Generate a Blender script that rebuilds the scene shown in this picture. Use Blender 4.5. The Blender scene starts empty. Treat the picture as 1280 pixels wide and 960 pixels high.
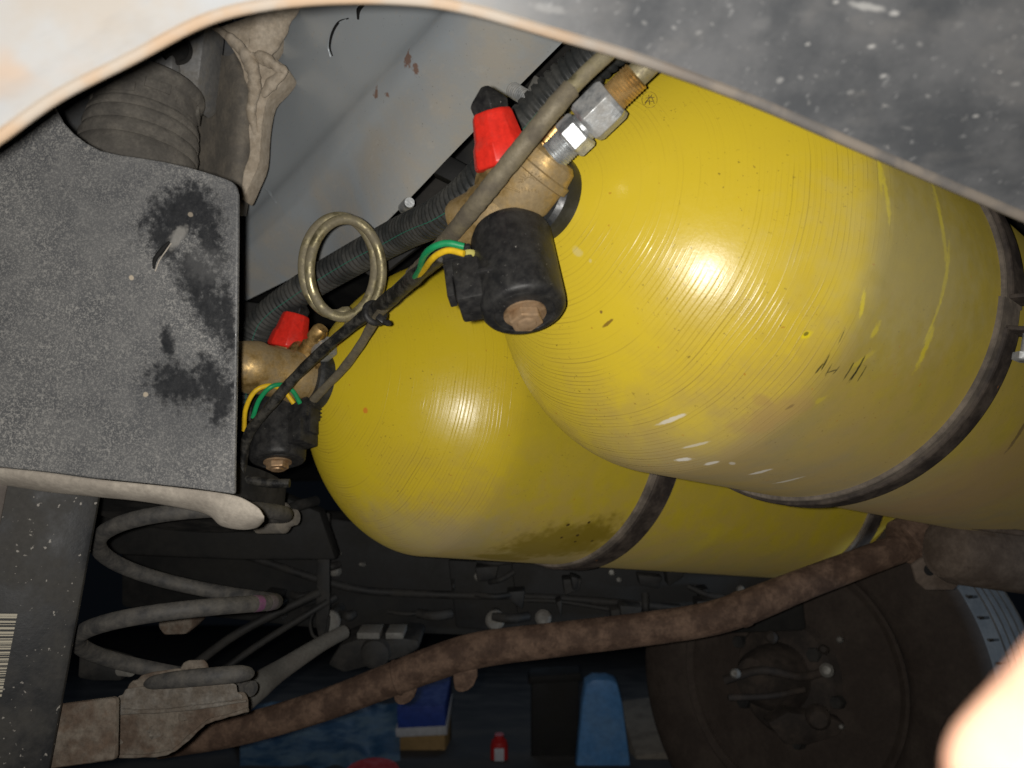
import bpy, math, random
import numpy as np
from mathutils import Vector, Matrix
random.seed(7); rng = np.random.default_rng(7)
S = bpy.context.scene; COL = S.collection
# ------------------------------------------------------------------ camera
F, PITCH, CAMZ = 960.0, 0.2975, 0.40            # focal length in px of a 1280 px wide frame, looking up 17 degrees
cd = bpy.data.cameras.new('camera'); cam = bpy.data.objects.new('camera', cd); COL.objects.link(cam)
cd.sensor_width = 36; cd.lens = 36*F/1280; cd.clip_start = .01; cd.clip_end = 200
cam.location = (0, 0, CAMZ); cam.rotation_euler = (math.pi/2+PITCH, 0, 0)
cd.dof.use_dof = True; cd.dof.focus_distance = .58; cd.dof.aperture_fstop = 9.0
S.camera = cam
S.cycles.max_bounces = 4; S.cycles.diffuse_bounces = 2; S.cycles.glossy_bounces = 2; S.cycles.transmission_bounces = 0; S.cycles.caustics_reflective = False
# ------------------------------------------------------------------ light: phone flash beside the lens, dim workshop daylight
W = bpy.data.worlds.new('World'); S.world = W; W.use_nodes = True
bg = W.node_tree.nodes['Background']; bg.inputs[0].default_value = (.55, .72, 1, 1); bg.inputs[1].default_value = .003
fl = bpy.data.lights.new('phone_flash', 'SPOT'); flo = bpy.data.objects.new('phone_flash', fl); COL.objects.link(flo)
fl.spot_size = math.radians(150); fl.spot_blend = 1.0; fl.energy = 19.8; fl.shadow_soft_size = .0038; fl.color = (1, .965, .91)
flo.location = (-.0115, 0.0, CAMZ+.0025)
flo.rotation_euler = (math.pi/2+PITCH+math.radians(5), 0, math.radians(3))    # the beam points a little up and left of the lens axis
fl.use_nodes = True; nt = fl.node_tree; em = nt.nodes['Emission']; fo = nt.nodes.new('ShaderNodeLightFalloff')
fo.inputs['Strength'].default_value = .78; fq = nt.nodes.new('ShaderNodeLightFalloff'); fq.inputs['Strength'].default_value = .12
ad = nt.nodes.new('ShaderNodeMath'); ad.operation = 'ADD'; nt.links.new(fo.outputs['Linear'], ad.inputs[0]); nt.links.new(fq.outputs['Quadratic'], ad.inputs[1])
nt.links.new(ad.outputs[0], em.inputs['Strength'])
def area(name, loc, target, size, e, color):
    l = bpy.data.lights.new(name, 'AREA'); o = bpy.data.objects.new(name, l); COL.objects.link(o)
    l.energy = e; l.size = size; l.color = color; o.location = loc
    o.rotation_euler = (Vector(target)-Vector(loc)).to_track_quat('-Z', 'Y').to_euler(); return o
sl = bpy.data.lights.new('doorway_daylight', 'SPOT'); so_ = bpy.data.objects.new('doorway_daylight', sl); COL.objects.link(so_)
sl.energy = 95; sl.color = (.62, .8, 1); sl.spot_size = math.radians(13); sl.spot_blend = .8; sl.shadow_soft_size = .12; so_.location = (2.7, .35, .36)
so_.rotation_euler = (Vector((.98, .98, .40))-so_.location).to_track_quat('-Z', 'Y').to_euler()
area('workshop_roof_light', (-.2, 4.6, 3.2), (0, 3.4, 0), 1.6, 9, (.6, .78, 1))
vs = S.view_settings; vs.view_transform = 'Standard'; vs.look = 'None'; vs.exposure = 0; vs.gamma = 1
# ------------------------------------------------------------------ helpers
CP, SP = math.cos(PITCH), math.sin(PITCH)
def U(px, py, d):                               # photo pixel at a given depth -> place in the world
    x = (px-640)*d/F; u = (480-py)*d/F
    return Vector((x, d*CP-u*SP, CAMZ+d*SP+u*CP))
from mathutils.bvhtree import BVHTree
def surf(o, fallback=.5):                       # finds where a line of sight meets a built surface
    t = BVHTree.FromPolygons([v.co.copy() for v in o.data.vertices], [tuple(p.vertices) for p in o.data.polygons])
    def f(px, py):
        C = Vector((0, 0, CAMZ)); h = t.ray_cast(C, (U(px, py, 1)-C).normalized()); return h[0] if h[0] is not None else U(px, py, fallback)
    return f
def UD(v):                                      # camera-frame direction (right, forward, up) -> world
    return Vector((v[0], v[1]*CP-v[2]*SP, v[1]*SP+v[2]*CP))
FWD = UD((0, 1, 0))
def prop(o, label=None, cat=None, group=None, kind=None):
    for k, v in (('label', label), ('category', cat), ('group', group), ('kind', kind)):
        if v: o[k] = v
    return o
def thing(name, loc, label, cat, group=None):
    o = bpy.data.objects.new(name, None); COL.objects.link(o); o.location = loc; o.empty_display_size = .02
    return prop(o, label, cat, group)
def root_of(p):
    v = Vector((0, 0, 0))
    while p is not None: v = v+p.location; p = p.parent
    return v
def link(name, me, mat, parent=None, M=None):
    o = bpy.data.objects.new(name, me); COL.objects.link(o)
    if mat and not me.materials: me.materials.append(mat)
    if M is not None: o.matrix_basis = M
    if parent is not None:
        o.parent = parent
        o.matrix_parent_inverse = Matrix.Translation(-parent.location) if parent.type == 'EMPTY' else parent.matrix_basis.inverted()
    return o
def mk(name, V, Fc, mat, parent=None, smooth=True, M=None, bevel=0, angle=40, segs=2):
    me = bpy.data.meshes.new(name); me.from_pydata([tuple(v) for v in V], [], [tuple(f) for f in Fc]); me.update()
    import bmesh
    bm = bmesh.new(); bm.from_mesh(me); bmesh.ops.recalc_face_normals(bm, faces=bm.faces)
    if bevel:
        eds = [e for e in bm.edges if len(e.link_faces) == 2 and e.calc_face_angle(0) > math.radians(angle)]
        bmesh.ops.bevel(bm, geom=eds, offset=bevel, segments=segs, affect='EDGES', profile=.5, clamp_overlap=True)
    bm.to_mesh(me); bm.free()
    if smooth:
        me.polygons.foreach_set('use_smooth', [True]*len(me.polygons))
        if hasattr(me, 'set_sharp_from_angle'): me.set_sharp_from_angle(angle=math.radians(angle))
    return link(name, me, mat, parent, M)
def frame(d):
    d = Vector(d).normalized(); r = Vector((0, 0, 1)) if abs(d.z) < .9 else Vector((1, 0, 0))
    a = d.cross(r).normalized(); return a, d.cross(a).normalized(), d
def lathe(name, p0, d, prof, mat, parent=None, seg=36, smooth=True, bevel=0, angle=35, spin=0, jitter=0):
    a, b, d = frame(d); p0 = Vector(p0); V = []; Fc = []
    for (s, r) in prof:
        for i in range(seg):
            t = 2*math.pi*i/seg+spin; rr = r*(1+jitter*random.uniform(-1, 1))
            V.append(p0+d*s+(a*math.cos(t)+b*math.sin(t))*rr)
    n = len(prof)
    for j in range(n-1):
        for i in range(seg):
            k = (i+1) % seg; Fc.append((j*seg+i, j*seg+k, (j+1)*seg+k, (j+1)*seg+i))
    Fc.append(tuple(range(seg))); Fc.append(tuple((n-1)*seg+i for i in range(seg)))
    return mk(name, V, Fc, mat, parent, smooth, None, bevel, angle)
def between(name, p0, p1, prof, mat, parent=None, **k):
    d = Vector(p1)-Vector(p0); L = d.length
    return lathe(name, p0, d, [(t*L, r) for t, r in prof], mat, parent, **k)
def catmull(P, sub, closed=False):
    P = [Vector(p) for p in P]; out = []
    for i in range(len(P)-1):
        p0 = P[i-1] if i else P[0]*2-P[1]; p1, p2 = P[i], P[i+1]
        p3 = P[i+2] if i+2 < len(P) else P[-1]*2-P[-2]
        for j in range(sub):
            t = j/sub
            out.append(.5*((2*p1)+(p2-p0)*t+(2*p0-5*p1+4*p2-p3)*t*t+(3*p1-p0-3*p2+p3)*t**3))
    out.append(P[-1]); return out
def resample(P, step):
    P = [Vector(p) for p in P]; L = [0]
    for i in range(1, len(P)): L.append(L[-1]+(P[i]-P[i-1]).length)
    n = max(2, int(L[-1]/step)); A = np.array([tuple(p) for p in P]); ss = np.linspace(0, L[-1], n+1)
    return [Vector([np.interp(s, L, A[:, k]) for k in range(3)]) for s in ss], ss
def sweep(P, rad, seg=12, flat=1.0):
    V = []; Fc = []; n = len(P); T = [(P[min(i+1, n-1)]-P[max(i-1, 0)]).normalized() for i in range(n)]
    u = frame(T[0])[0]; fr = []
    for i in range(n):
        u = (u-T[i]*u.dot(T[i])).normalized(); w = T[i].cross(u); fr.append((u.copy(), w)); r = rad[i] if hasattr(rad, '__len__') else rad
        for k in range(seg):
            t = 2*math.pi*k/seg; V.append(P[i]+(u*math.cos(t)+w*math.sin(t)*flat)*r)
    for j in range(n-1):
        for i in range(seg):
            k = (i+1) % seg; Fc.append((j*seg+i, j*seg+k, (j+1)*seg+k, (j+1)*seg+i))
    Fc.append(tuple(range(seg))); Fc.append(tuple((n-1)*seg+i for i in range(seg)))
    return V, Fc, fr
def tube(name, pts, r, mat, parent=None, seg=12, sub=8, lump=0, flat=1.0):
    P = catmull(pts, sub); n = len(P)
    if hasattr(r, '__len__'):
        R = list(np.interp(np.linspace(0, 1, n), np.linspace(0, 1, len(r)), r))
    else: R = [r]*n
    if lump: ph = random.uniform(0, 9); R = [x*(1+lump*(math.sin(i*.9+ph)*.5+math.sin(i*.37+2*ph)*.7+random.uniform(-.2, .2))) for i, x in enumerate(R)]
    V, Fc, _ = sweep(P, R, seg, flat); return mk(name, V, Fc, mat, parent, angle=60)
def gridsheet(name, rows, mat, parent=None, sub=6, thick=0, smooth_rows=True):
    R = [catmull(r, sub) for r in rows]; nc = len(R[0]); cols = []
    for j in range(nc):
        c = [R[i][j] for i in range(len(R))]; cols.append(catmull(c, sub) if smooth_rows else c)
    nr = len(cols[0]); V = [cols[j][i] for j in range(nc) for i in range(nr)]; Fc = []
    for j in range(nc-1):
        for i in range(nr-1):
            Fc.append((j*nr+i, j*nr+i+1, (j+1)*nr+i+1, (j+1)*nr+i))
    if thick:
        n0 = len(V); V += [v+FWD*thick for v in V]; Fc += [tuple(n0+x for x in reversed(f)) for f in Fc]
        rim = [j*nr for j in range(nc)]+[(nc-1)*nr+i for i in range(1, nr)]+[j*nr+nr-1 for j in range(nc-2, -1, -1)]+[i for i in range(nr-2, 0, -1)]
        for a, b in zip(rim, rim[1:]+rim[:1]): Fc.append((a, b, n0+b, n0+a))
    return mk(name, V, Fc, mat, parent, angle=50)
def extrude(name, outline, d, thick, mat, parent=None, bevel=.002, direction=None, sub=0, angle=30, slope=0, segs=2):
    D = Vector(direction) if direction is not None else FWD
    P = [U(x, y, d+slope*(x-outline[0][0])) for x, y in outline]
    if sub: P = catmull(P+[P[0]], sub)[:-1]
    n = len(P); V = P+[p+D*thick for p in P]
    Fc = [tuple(range(n)), tuple(range(2*n-1, n-1, -1))]+[(i, (i+1) % n, n+(i+1) % n, n+i) for i in range(n)]
    return mk(name, V, Fc, mat, parent, True, None, bevel, angle, segs)
def obox(name, c, ax, half, mat, parent=None, bevel=.0015, roll=None):
    a, b, d = frame(ax) if roll is None else roll; c = Vector(c); V = []
    for sz in (-1, 1):
        for sx, sy in ((-1, -1), (1, -1), (1, 1), (-1, 1)): V.append(c+a*sx*half[0]+b*sy*half[1]+d*sz*half[2])
    Fc = [(0, 1, 2, 3), (4, 5, 6, 7), (0, 1, 5, 4), (1, 2, 6, 5), (2, 3, 7, 6), (3, 0, 4, 7)]
    return mk(name, V, Fc, mat, parent, True, None, bevel)
# ------------------------------------------------------------------ materials
class Mat:
    def __init__(s, name):
        s.m = bpy.data.materials.new(name); s.m.use_nodes = True; s.t = s.m.node_tree
        s.b = s.t.nodes['Principled BSDF']; tc = s.t.nodes.new('ShaderNodeTexCoord'); s.co = tc.outputs['Object']; s.cache = {}
    def put(s, sock, v):
        if isinstance(v, bpy.types.NodeSocket): s.t.links.new(v, sock)
        elif v is not None:
            if hasattr(v, '__len__') and len(v) == 3 and sock.type == 'RGBA': v = (*v, 1)
            sock.default_value = v
    def nd(s, typ, out=0, ins={}, **p):
        n = s.t.nodes.new('ShaderNode'+typ)
        for k, v in p.items(): setattr(n, k, v)
        for k, v in ins.items(): s.put(n.inputs[k], v)
        return n.outputs[out]
    def math(s, op, a, b=None, c=None):
        n = s.t.nodes.new('ShaderNodeMath'); n.operation = op; s.put(n.inputs[0], a)
        if b is not None: s.put(n.inputs[1], b)
        if c is not None: s.put(n.inputs[2], c)
        return n.outputs[0]
    def vec(s, op, a, b=None, out=0, scale=None):
        n = s.t.nodes.new('ShaderNodeVectorMath'); n.operation = op; s.put(n.inputs[0], a)
        if b is not None: s.put(n.inputs[1], b)
        if scale is not None: s.put(n.inputs['Scale'], scale)
        return n.outputs[out]
    def noise(s, scale, detail=4, rough=.55, co=None, out=0, dist=0):
        k = (scale, detail, rough, id(co), out, dist)
        if co is None and k in s.cache: return s.cache[k]
        v = s.nd('TexNoise', out, {'Vector': co or s.co, 'Scale': scale, 'Detail': detail, 'Roughness': rough, 'Distortion': dist})
        if co is None: s.cache[k] = v
        return v
    def step(s, v, lo, hi, a=0, b=1):
        return s.nd('MapRange', 0, {0: v, 1: lo, 2: hi, 3: a, 4: b}, interpolation_type='SMOOTHSTEP')
    def mix(s, f, a, b, blend='MIX'):
        n = s.t.nodes.new('ShaderNodeMix'); n.data_type = 'RGBA'; n.blend_type = blend; n.clamp_factor = True
        s.put(n.inputs[0], f); s.put(n.inputs[6], a); s.put(n.inputs[7], b); return n.outputs[2]
    def bump(s, h, strength, dist, prev=None):
        return s.nd('Bump', 0, {'Height': h, 'Strength': strength, 'Distance': dist, **({'Normal': prev} if prev else {})})
    def blob(s, c, rad, soft=.5, wob=.35, nscale=60, axis=None, wco=None):
        # soft-edged stain round a point; axis = (unit vector, stretch) makes it a streak
        d = s.vec('SUBTRACT', wco or s.co, tuple(c))
        if axis:
            ax, st = Vector(axis[0]).normalized(), axis[1]
            k = s.vec('DOT_PRODUCT', d, tuple(ax), out=1)
            d = s.vec('SUBTRACT', d, s.vec('SCALE', tuple(ax), None, scale=s.math('MULTIPLY', k, 1-1/st)))
        l = s.math('DIVIDE', s.vec('LENGTH', d, out=1), rad)
        if wob: l = s.math('ADD', l, s.math('MULTIPLY', s.math('SUBTRACT', s.noise(30 if nscale < 50 else 85 if nscale < 130 else 250, 2), .5), wob*2))
        return s.step(l, 1+soft*.5, 1-soft*.5)
    def fin(s, color=None, rough=None, metal=0, normal=None, spec=None, coat=None, coatr=.1, dr=.22):
        s.put(s.b.inputs['Base Color'], color); s.put(s.b.inputs['Roughness'], rough); s.put(s.b.inputs['Metallic'], metal)
        if normal: s.put(s.b.inputs['Normal'], normal)
        if spec is not None: s.put(s.b.inputs['Specular IOR Level'], spec)
        if 'Diffuse Roughness' in s.b.inputs: s.b.inputs['Diffuse Roughness'].default_value = dr
        if coat is not None: s.put(s.b.inputs['Coat Weight'], coat); s.put(s.b.inputs['Coat Roughness'], coatr)
        return s.m
def grime(name, base, dust, amt=.6, scale=30, rough=.6, metal=0, bump=.3, bscale=300, lo=.38, hi=.66, speck=None, spec=.4, var=.3, drough=.9):
    m = Mat(name); n1 = m.noise(scale, 5, .65); f = m.math('MULTIPLY', m.step(n1, lo, hi), amt)
    c = m.mix(f, base, dust); n2 = m.noise(bscale, 3, .7)
    c = m.mix(var, c, m.mix(1, c, m.nd('MapRange', 0, {0: n2, 1: .25, 2: .75, 3: .35, 4: 1.65}), 'MULTIPLY'))
    if speck:
        sc, thr, col = speck; c = m.mix(m.step(m.noise(sc, 2, .5), thr, thr+.06), c, col)
    r = m.nd('MapRange', 0, {0: f, 1: 0, 2: 1, 3: rough, 4: drough})
    mt = m.math('MULTIPLY', m.math('SUBTRACT', 1, f), metal) if metal else 0
    return m.fin(c, r, mt, m.bump(n2, bump, .0006), spec)
def plain(name, c, r=.5, metal=0, var=.25, sc=250, bump=.15): return grime(name, c, [x*.7 for x in c], .5, 40, r, metal, bump, sc, var=var)
DUST = (.30, .25, .19)
M_rail = None
m_black = grime('black_plastic', (.015, .015, .016), (.075, .072, .066), .4, 150, .4, 0, .2, 500, lo=.3, hi=.75, var=.2, speck=(700, .72, (.25, .24, .22)))
m_rubber = grime('dusty_rubber', (.045, .042, .038), (.15, .13, .105), .9, 50, .8, 0, .35, 600)
m_conduit = grime('conduit_plastic', (.026, .028, .028), (.11, .105, .093), .5, 30, .5, 0, .2, 500)
m_tape = grime('wiring_tape', (.012, .012, .012), (.13, .12, .10), .45, 110, .45, 0, .5, 500)
m_brass = grime('dusty_brass', (.52, .34, .12), (.24, .185, .11), .85, 45, .33, .85, .3, 380, lo=.3, hi=.62, drough=.7)
m_brass2 = grime('clean_brass', (.66, .42, .15), (.30, .21, .11), .45, 60, .3, .9, .2, 400)
m_steel = grime('zinc_steel', (.55, .57, .58), (.26, .24, .21), .7, 70, .38, .8, .3, 350, drough=.75)
m_pipe = grime('zinc_pipe', (.48, .42, .24), (.17, .145, .105), .8, 55, .34, .85, .25, 350, lo=.36, hi=.6, drough=.75)
m_sleeve = grime('dirty_sleeve', (.20, .17, .115), (.10, .085, .065), .8, 60, .6, .15, .6, 260)
m_red = grime('red_plastic', (.72, .030, .018), (.33, .05, .035), .45, 70, .38, 0, .12, 300, lo=.5, hi=.75)
m_green = plain('green_wire', (.012, .30, .11), .4); m_yellow = plain('yellow_wire', (.80, .52, .02), .4)
m_bronze = grime('bronze_nut', (.42, .27, .15), (.26, .18, .11), .8, 60, .4, .7, .3, 300)
m_dark = grime('dark_underbody', (.006, .006, .006), (.016, .015, .013), .8, 14, .7, 0, .4, 120)
m_dark2 = grime('dark_casting', (.012, .012, .012), (.034, .031, .027), .8, 25, .65, .1, .4, 150)
m_casting = grime('grey_casting', (.17, .165, .15), (.10, .09, .08), .8, 45, .55, .35, .4, 250)
m_alu = grime('aluminium_casting', (.34, .34, .34), (.20, .185, .16), .8, 60, .45, .5, .5, 220)
m_rust = grime('rusted_steel', (.068, .040, .027), (.170, .108, .074), .85, 40, .85, 0, .7, 220, var=.45)
m_rustdark = grime('rusty_strap', (.040, .032, .028), (.105, .082, .064), .7, 45, .6, .15, .3, 260, var=.25, speck=(120, .74, (.30, .12, .04)))
m_liner = grime('strap_liner', (.11, .092, .076), (.23, .19, .15), .8, 45, .85, 0, .3, 260, var=.25)
m = Mat('rusty_pressing'); n1, n2, n3 = m.noise(38, 5, .65), m.noise(240, 4, .7), m.noise(75, 3)
c = m.mix(m.step(n1, .38, .62), (.095, .068, .050), (.160, .136, .110)); c = m.mix(m.step(n3, .54, .68, 0, .6), c, (.115, .078, .054)); c = m.mix(.5, c, m.mix(1, c, m.nd('MapRange', 0, {0: n2, 1: .25, 2: .75, 3: .3, 4: 1.7}), 'MULTIPLY'))
m_seat = m.fin(c, .9, 0, m.bump(n2, .8, .0010, m.bump(n3, .5, .0010)), .3)
m_spring = grime('spring_steel', (.045, .045, .046), (.125, .115, .10), .8, 90, .55, .1, .35, 300, lo=.22, hi=.78)
m_boot = grime('dusty_boot', (.125, .115, .102), (.23, .21, .18), .8, 40, .9, 0, .35, 350)
m_sealant = grime('sealant', (.45, .375, .285), (.60, .52, .42), .8, 90, .65, 0, .6, 260)
m_bracket = grime('dusty_bracket', (.165, .15, .13), (.24, .21, .17), .9, 40, .8, .1, .3, 260)
m_tan = grime('dusty_flange', (.36, .32, .27), (.50, .45, .38), .8, 50, .85, 0, .3, 300)
m_skin = None
def world_blob(m, px, py, d, rpx, **k): return m.blob(U(px, py, d), rpx*d/F, **k)
# ------------------------------------------------------------------ structure: ground and the car's dark underside
def sheet(name, pts, mat, kind='structure'):
    o = mk(name, pts, [tuple(range(len(pts)))], mat, smooth=False); return prop(o, kind=kind)
m_ground = grime('workshop_floor', (.045, .045, .047), (.10, .095, .09), .8, 3, .7, 0, .4, 60)
sheet('ground', [(-60, -60, 0), (60, -60, 0), (60, 60, 0), (-60, 60, 0)], m_ground)
o = mk('underbody', [(-1.6, .75, 1.02), (1.9, .75, 1.02), (1.9, 3.0, .92), (-1.6, 3.0, .92), (-1.6, .75, 1.06), (1.9, .75, 1.06), (1.9, 3.0, .96), (-1.6, 3.0, .96)],
   [(0, 1, 2, 3), (4, 5, 6, 7), (0, 1, 5, 4), (1, 2, 6, 5), (2, 3, 7, 6), (3, 0, 4, 7)], m_dark, smooth=False)
prop(o, kind='structure')
# ------------------------------------------------------------------ gas tanks
TR, TD, TL, TP = .16, .134, 1.08, 1.6688
AX = Vector((.76044, .64940, 0)).normalized(); UP = Vector((0, 0, 1)); E1 = UP.cross(AX)
POLE = {1: U(682.62, 248.59, .4903), 2: U(397.35, 476.28, .7472)}
def tank_matrix(t):
    return Matrix(((E1.x, UP.x, AX.x, POLE[t].x), (E1.y, UP.y, AX.y, POLE[t].y), (E1.z, UP.z, AX.z, POLE[t].z), (0, 0, 0, 1)))
def rad_at(s):
    if s < 0: return -1
    if s < TD: return TR*max(0, 1-(1-s/TD)**TP)**(1/TP)
    return TR
def hit(px, py, t):                             # where the line of sight meets a tank, in that tank's own frame
    C = Vector((0, 0, CAMZ)); D = U(px, py, 1)-C; d = .2
    while d < 1.6:
        q = C+D*d-POLE[t]; s = q.dot(AX); x = q.dot(E1); y = q.dot(UP)
        if s >= 0 and math.hypot(x, y) <= rad_at(s): return Vector((x, y, s))
        d += .0005
    return Vector((0, 0, -9))
def tank_mat(t):
    m = Mat('yellow_tank_paint_%d' % t)
    sx = m.nd('SeparateXYZ', 0, {0: m.co}); sp = sx.node; x, y, z = sp.outputs
    r = m.math('SQRT', m.math('ADD', m.math('MULTIPLY', x, x), m.math('MULTIPLY', y, y)))
    q = m.math('ADD', r, z)
    wob = m.noise(9, 2); amp = m.math('ADD', m.math('MULTIPLY', m.step(m.noise(12, 3), .40, .64), .85), m.math('MULTIPLY', m.step(m.noise(1, 2, .5, m.vec('MULTIPLY', m.co, (9, 9, 260))), .50, .62), .5))
    ph = m.math('ADD', m.math('MULTIPLY', q, 2*math.pi/.0046), m.math('MULTIPLY', wob, 22))
    ring = m.math('SINE', ph); ring2 = m.math('SINE', m.math('MULTIPLY', ph, 2.37))
    ring = m.math('ADD', m.math('MULTIPLY', ring, .6), m.math('MULTIPLY', ring2, .35))
    ring = m.math('POWER', m.math('MAXIMUM', ring, 0.0), 2.0)
    domem = m.step(z, TD*1.15, TD*.75); ring = m.math('MULTIPLY', ring, m.math('MULTIPLY', domem, amp))
    Y = (.68, .520, .032) if t == 1 else (.655, .505, .022)
    fine = m.noise(160, 3, .7); big = m.noise(11, 4, .6)
    col = m.mix(m.step(big, .35, .7, 0, .35), Y, (.60, .435, .045))
    # dust film: on the straight body, thicker towards the belly
    edge = m.math('ADD', z, m.math('MULTIPLY', m.math('SUBTRACT', big, .5), .035))
    if t == 1: film = m.step(edge, .105, .130, 0, .88)
    else: film = m.step(edge, .10, .165, 0, .62)  # rear tank's film also paints in the flash falloff along the body
    film = m.math('MULTIPLY', film, m.nd('MapRange', 0, {0: m.noise(38, 6, .7), 1: .3, 2: .65, 3: .7, 4: 1}))
    col = m.mix(film, col, (.335, .265, .052) if t == 1 else (.34, .27, .022))
    belly = m.math('ADD', m.math('MULTIPLY', y, -1), m.math('MULTIPLY', m.math('SUBTRACT', m.noise(22, 5, .65), .5), .05))
    bel = m.step(belly, .112, .168, 0, .8); zz = m.step(edge, .05, .12)
    bel = m.math('MULTIPLY', bel, m.math('ADD', m.math('MULTIPLY', zz, .35), .65))
    col = m.mix(bel, col, (.31, .245, .155) if t == 1 else (.30, .245, .13))
    # fine grime in the grooves and pin-prick dirt
    low = m.step(y, -.03, -.13)
    col = m.mix(m.math('MULTIPLY', ring, m.math('ADD', m.math('MULTIPLY', low, .5), .28)), col, (.34, .22, .035))
    haze_ = m.math('MULTIPLY', m.math('MULTIPLY', low, m.step(r, .07, .15)), m.step(m.noise(26, 5, .65), .38, .62, .1, .5)); col = m.mix(haze_, col, (.42, .30, .10))
    nick = m.math('MULTIPLY', m.step(m.noise(1, 2, .5, m.vec('MULTIPLY', m.nd('VectorRotate', 0, {'Vector': m.co, 'Angle': .5}, rotation_type='Z_AXIS'), (520, 160, 300))), .70, .76), m.step(m.noise(17, 3), .44, .60)); col = m.mix(m.math('MULTIPLY', nick, .6), col, (.24, .13, .03))
    dots = m.math('MULTIPLY', m.step(m.noise(420, 2, .5), .67, .75), m.step(m.noise(20, 3), .42, .60))
    col = m.mix(m.math('MULTIPLY', dots, .6), col, (.13, .075, .02))
    dots2 = m.step(m.noise(190, 2, .5, m.vec('ADD', m.co, (3, 1, 2))), .745, .78); col = m.mix(m.math('MULTIPLY', dots2, .6), col, (.45, .18, .02))
    wet = None
    def st(px, py, rpx, colr, f=1, dirpx=None, stretch=1, soft=.5, wobb=.35, ns=80):
        nonlocal col
        c = hit(px, py, t)
        if c.z < 0: return
        c2 = hit(px+10, py, t); rr = rpx*(c2-c).length/10
        ax = None
        if dirpx:
            l = math.hypot(*dirpx); e = hit(px+dirpx[0]/l*8, py+dirpx[1]/l*8, t); ax = ((e-c), stretch)
        k = m.blob(c, rr, soft, wobb, ns, ax); col = m.mix(m.math('MULTIPLY', k, f), col, colr); return k
    if t == 1:
        ch = (.75, .72, .66)
        for a in ((855, 574, 4, ch, .8, (8, -1), 3), (889, 579, 4, ch, .7, (8, -2), 2.4), (951, 590, 4, ch, .7, (8, -2), 3), (840, 524, 3, ch, .7, (8, -3), 7),
                  (870, 556, 2.5, ch, .5, (8, -2), 7), (1062, 618, 5, ch, .7, (8, -2), 3), (985, 601, 3, ch, .5, (8, -2), 5), (915, 579, 3, ch, .5, (6, 3), 2)):
            st(a[0], a[1], a[2], a[3], a[4], a[5], a[6], .6, .5, 300)
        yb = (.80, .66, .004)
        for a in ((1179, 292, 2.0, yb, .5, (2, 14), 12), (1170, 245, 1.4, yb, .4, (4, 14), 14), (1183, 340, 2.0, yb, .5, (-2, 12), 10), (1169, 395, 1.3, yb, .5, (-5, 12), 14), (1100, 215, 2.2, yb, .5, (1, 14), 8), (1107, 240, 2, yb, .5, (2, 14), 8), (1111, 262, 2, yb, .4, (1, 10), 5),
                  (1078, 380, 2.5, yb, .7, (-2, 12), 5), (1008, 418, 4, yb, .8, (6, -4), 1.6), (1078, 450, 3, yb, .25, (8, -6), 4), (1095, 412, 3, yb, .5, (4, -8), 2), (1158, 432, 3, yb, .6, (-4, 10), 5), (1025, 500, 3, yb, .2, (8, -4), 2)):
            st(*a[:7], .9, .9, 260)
        bk = (.02, .022, .012)
        for a in ((1072, 461, 1.1, bk, .85, (6, -10), 11), (1068, 467, .9, bk, .8, (7, -10), 9), (1078, 466, .8, bk, .7, (6, -10), 8), (1061, 464, 1.0, bk, .8, (6, -10), 8), (1031, 454, 1.1, bk, .8, (5, -9), 9), (1036, 462, .9, bk, .7, (5, -9), 7), (1046, 462, .8, bk, .7, (7, -8), 6), (1023, 462, 1.2, bk, .8, (6, -8), 6), (1052, 420, .9, bk, .7, (4, -9), 9),
                  (1040, 464, .9, bk, .7, (8, -3), 7), (1008, 417, 2.2, bk, .7, (6, -3), 1.5), (760, 404, 2, (.18, .09, .02), .8, (9, -7), 4), (752, 390, 2, (.2, .1, .03), .8, (2, 3), 1), (988, 508, 2, bk, .7, (6, -4), 3),
                  (1275, 540, 2, bk, .7, (8, -14), 8)):
            st(*a[:7], .5, .7, 400)
        st(968, 520, 22, (.40, .26, .10), .55, (8, -4), 2, .9, .9, 90); st(950, 500, 10, (.42, .27, .09), .5, None, 1, .9, .9, 120)
        st(1150, 330, 45, (.52, .47, .30), .32, (8, 2), 1.6, 1.4, .6, 60)  # pale sheen on the straight body, painted as colour
        st(1230, 610, 50, (.36, .23, .12), .5, (8, -4), 2, 1.2, .8, 40)
        st(722, 314, 4, (.66, .60, .36), .4, (5, 4), 1.6, .8, .8, 200); st(738, 326, 2, (.66, .60, .36), .4, None, 1, .8, .8, 200)
    else:
        w = (.20, .145, .010)
        k1 = st(700, 680, 32, w, .8, (9, -1), 2.0, .7, .6, 60); st(625, 697, 14, w, .75, (9, 1), 3, .7, .4, 90); st(738, 668, 18, w, .7, (9, -5), 1.6, .9, .8, 70)
        for a in ((710, 656, 2), (722, 669, 1.8), (736, 653, 1.6), (702, 672, 1.5), (740, 676, 1.5), (719, 677, 1.4)): st(*a, (.05, .03, .01), .9, None, 1, .5, .3, 300)
        st(545, 672, 40, (.38, .31, .19), .5, (9, 1), 2.4, 1.5, .6, 50)
        st(457, 513, 3, (.7, .22, .03), .8, None, 1, .6, .5, 200)
    dirt = m.math('MAXIMUM', film, bel)
    rough = m.nd('MapRange', 0, {0: dirt, 1: 0, 2: .8, 3: .33, 4: .54})
    rough = m.math('ADD', rough, m.math('ADD', m.math('MULTIPLY', m.math('SUBTRACT', fine, .5), .16), m.math('MULTIPLY', m.math('SUBTRACT', m.noise(38, 6, .7), .5), .18)))
    h = m.math('ADD', m.math('MULTIPLY', ring, 1), m.math('MULTIPLY', fine, .10))
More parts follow.
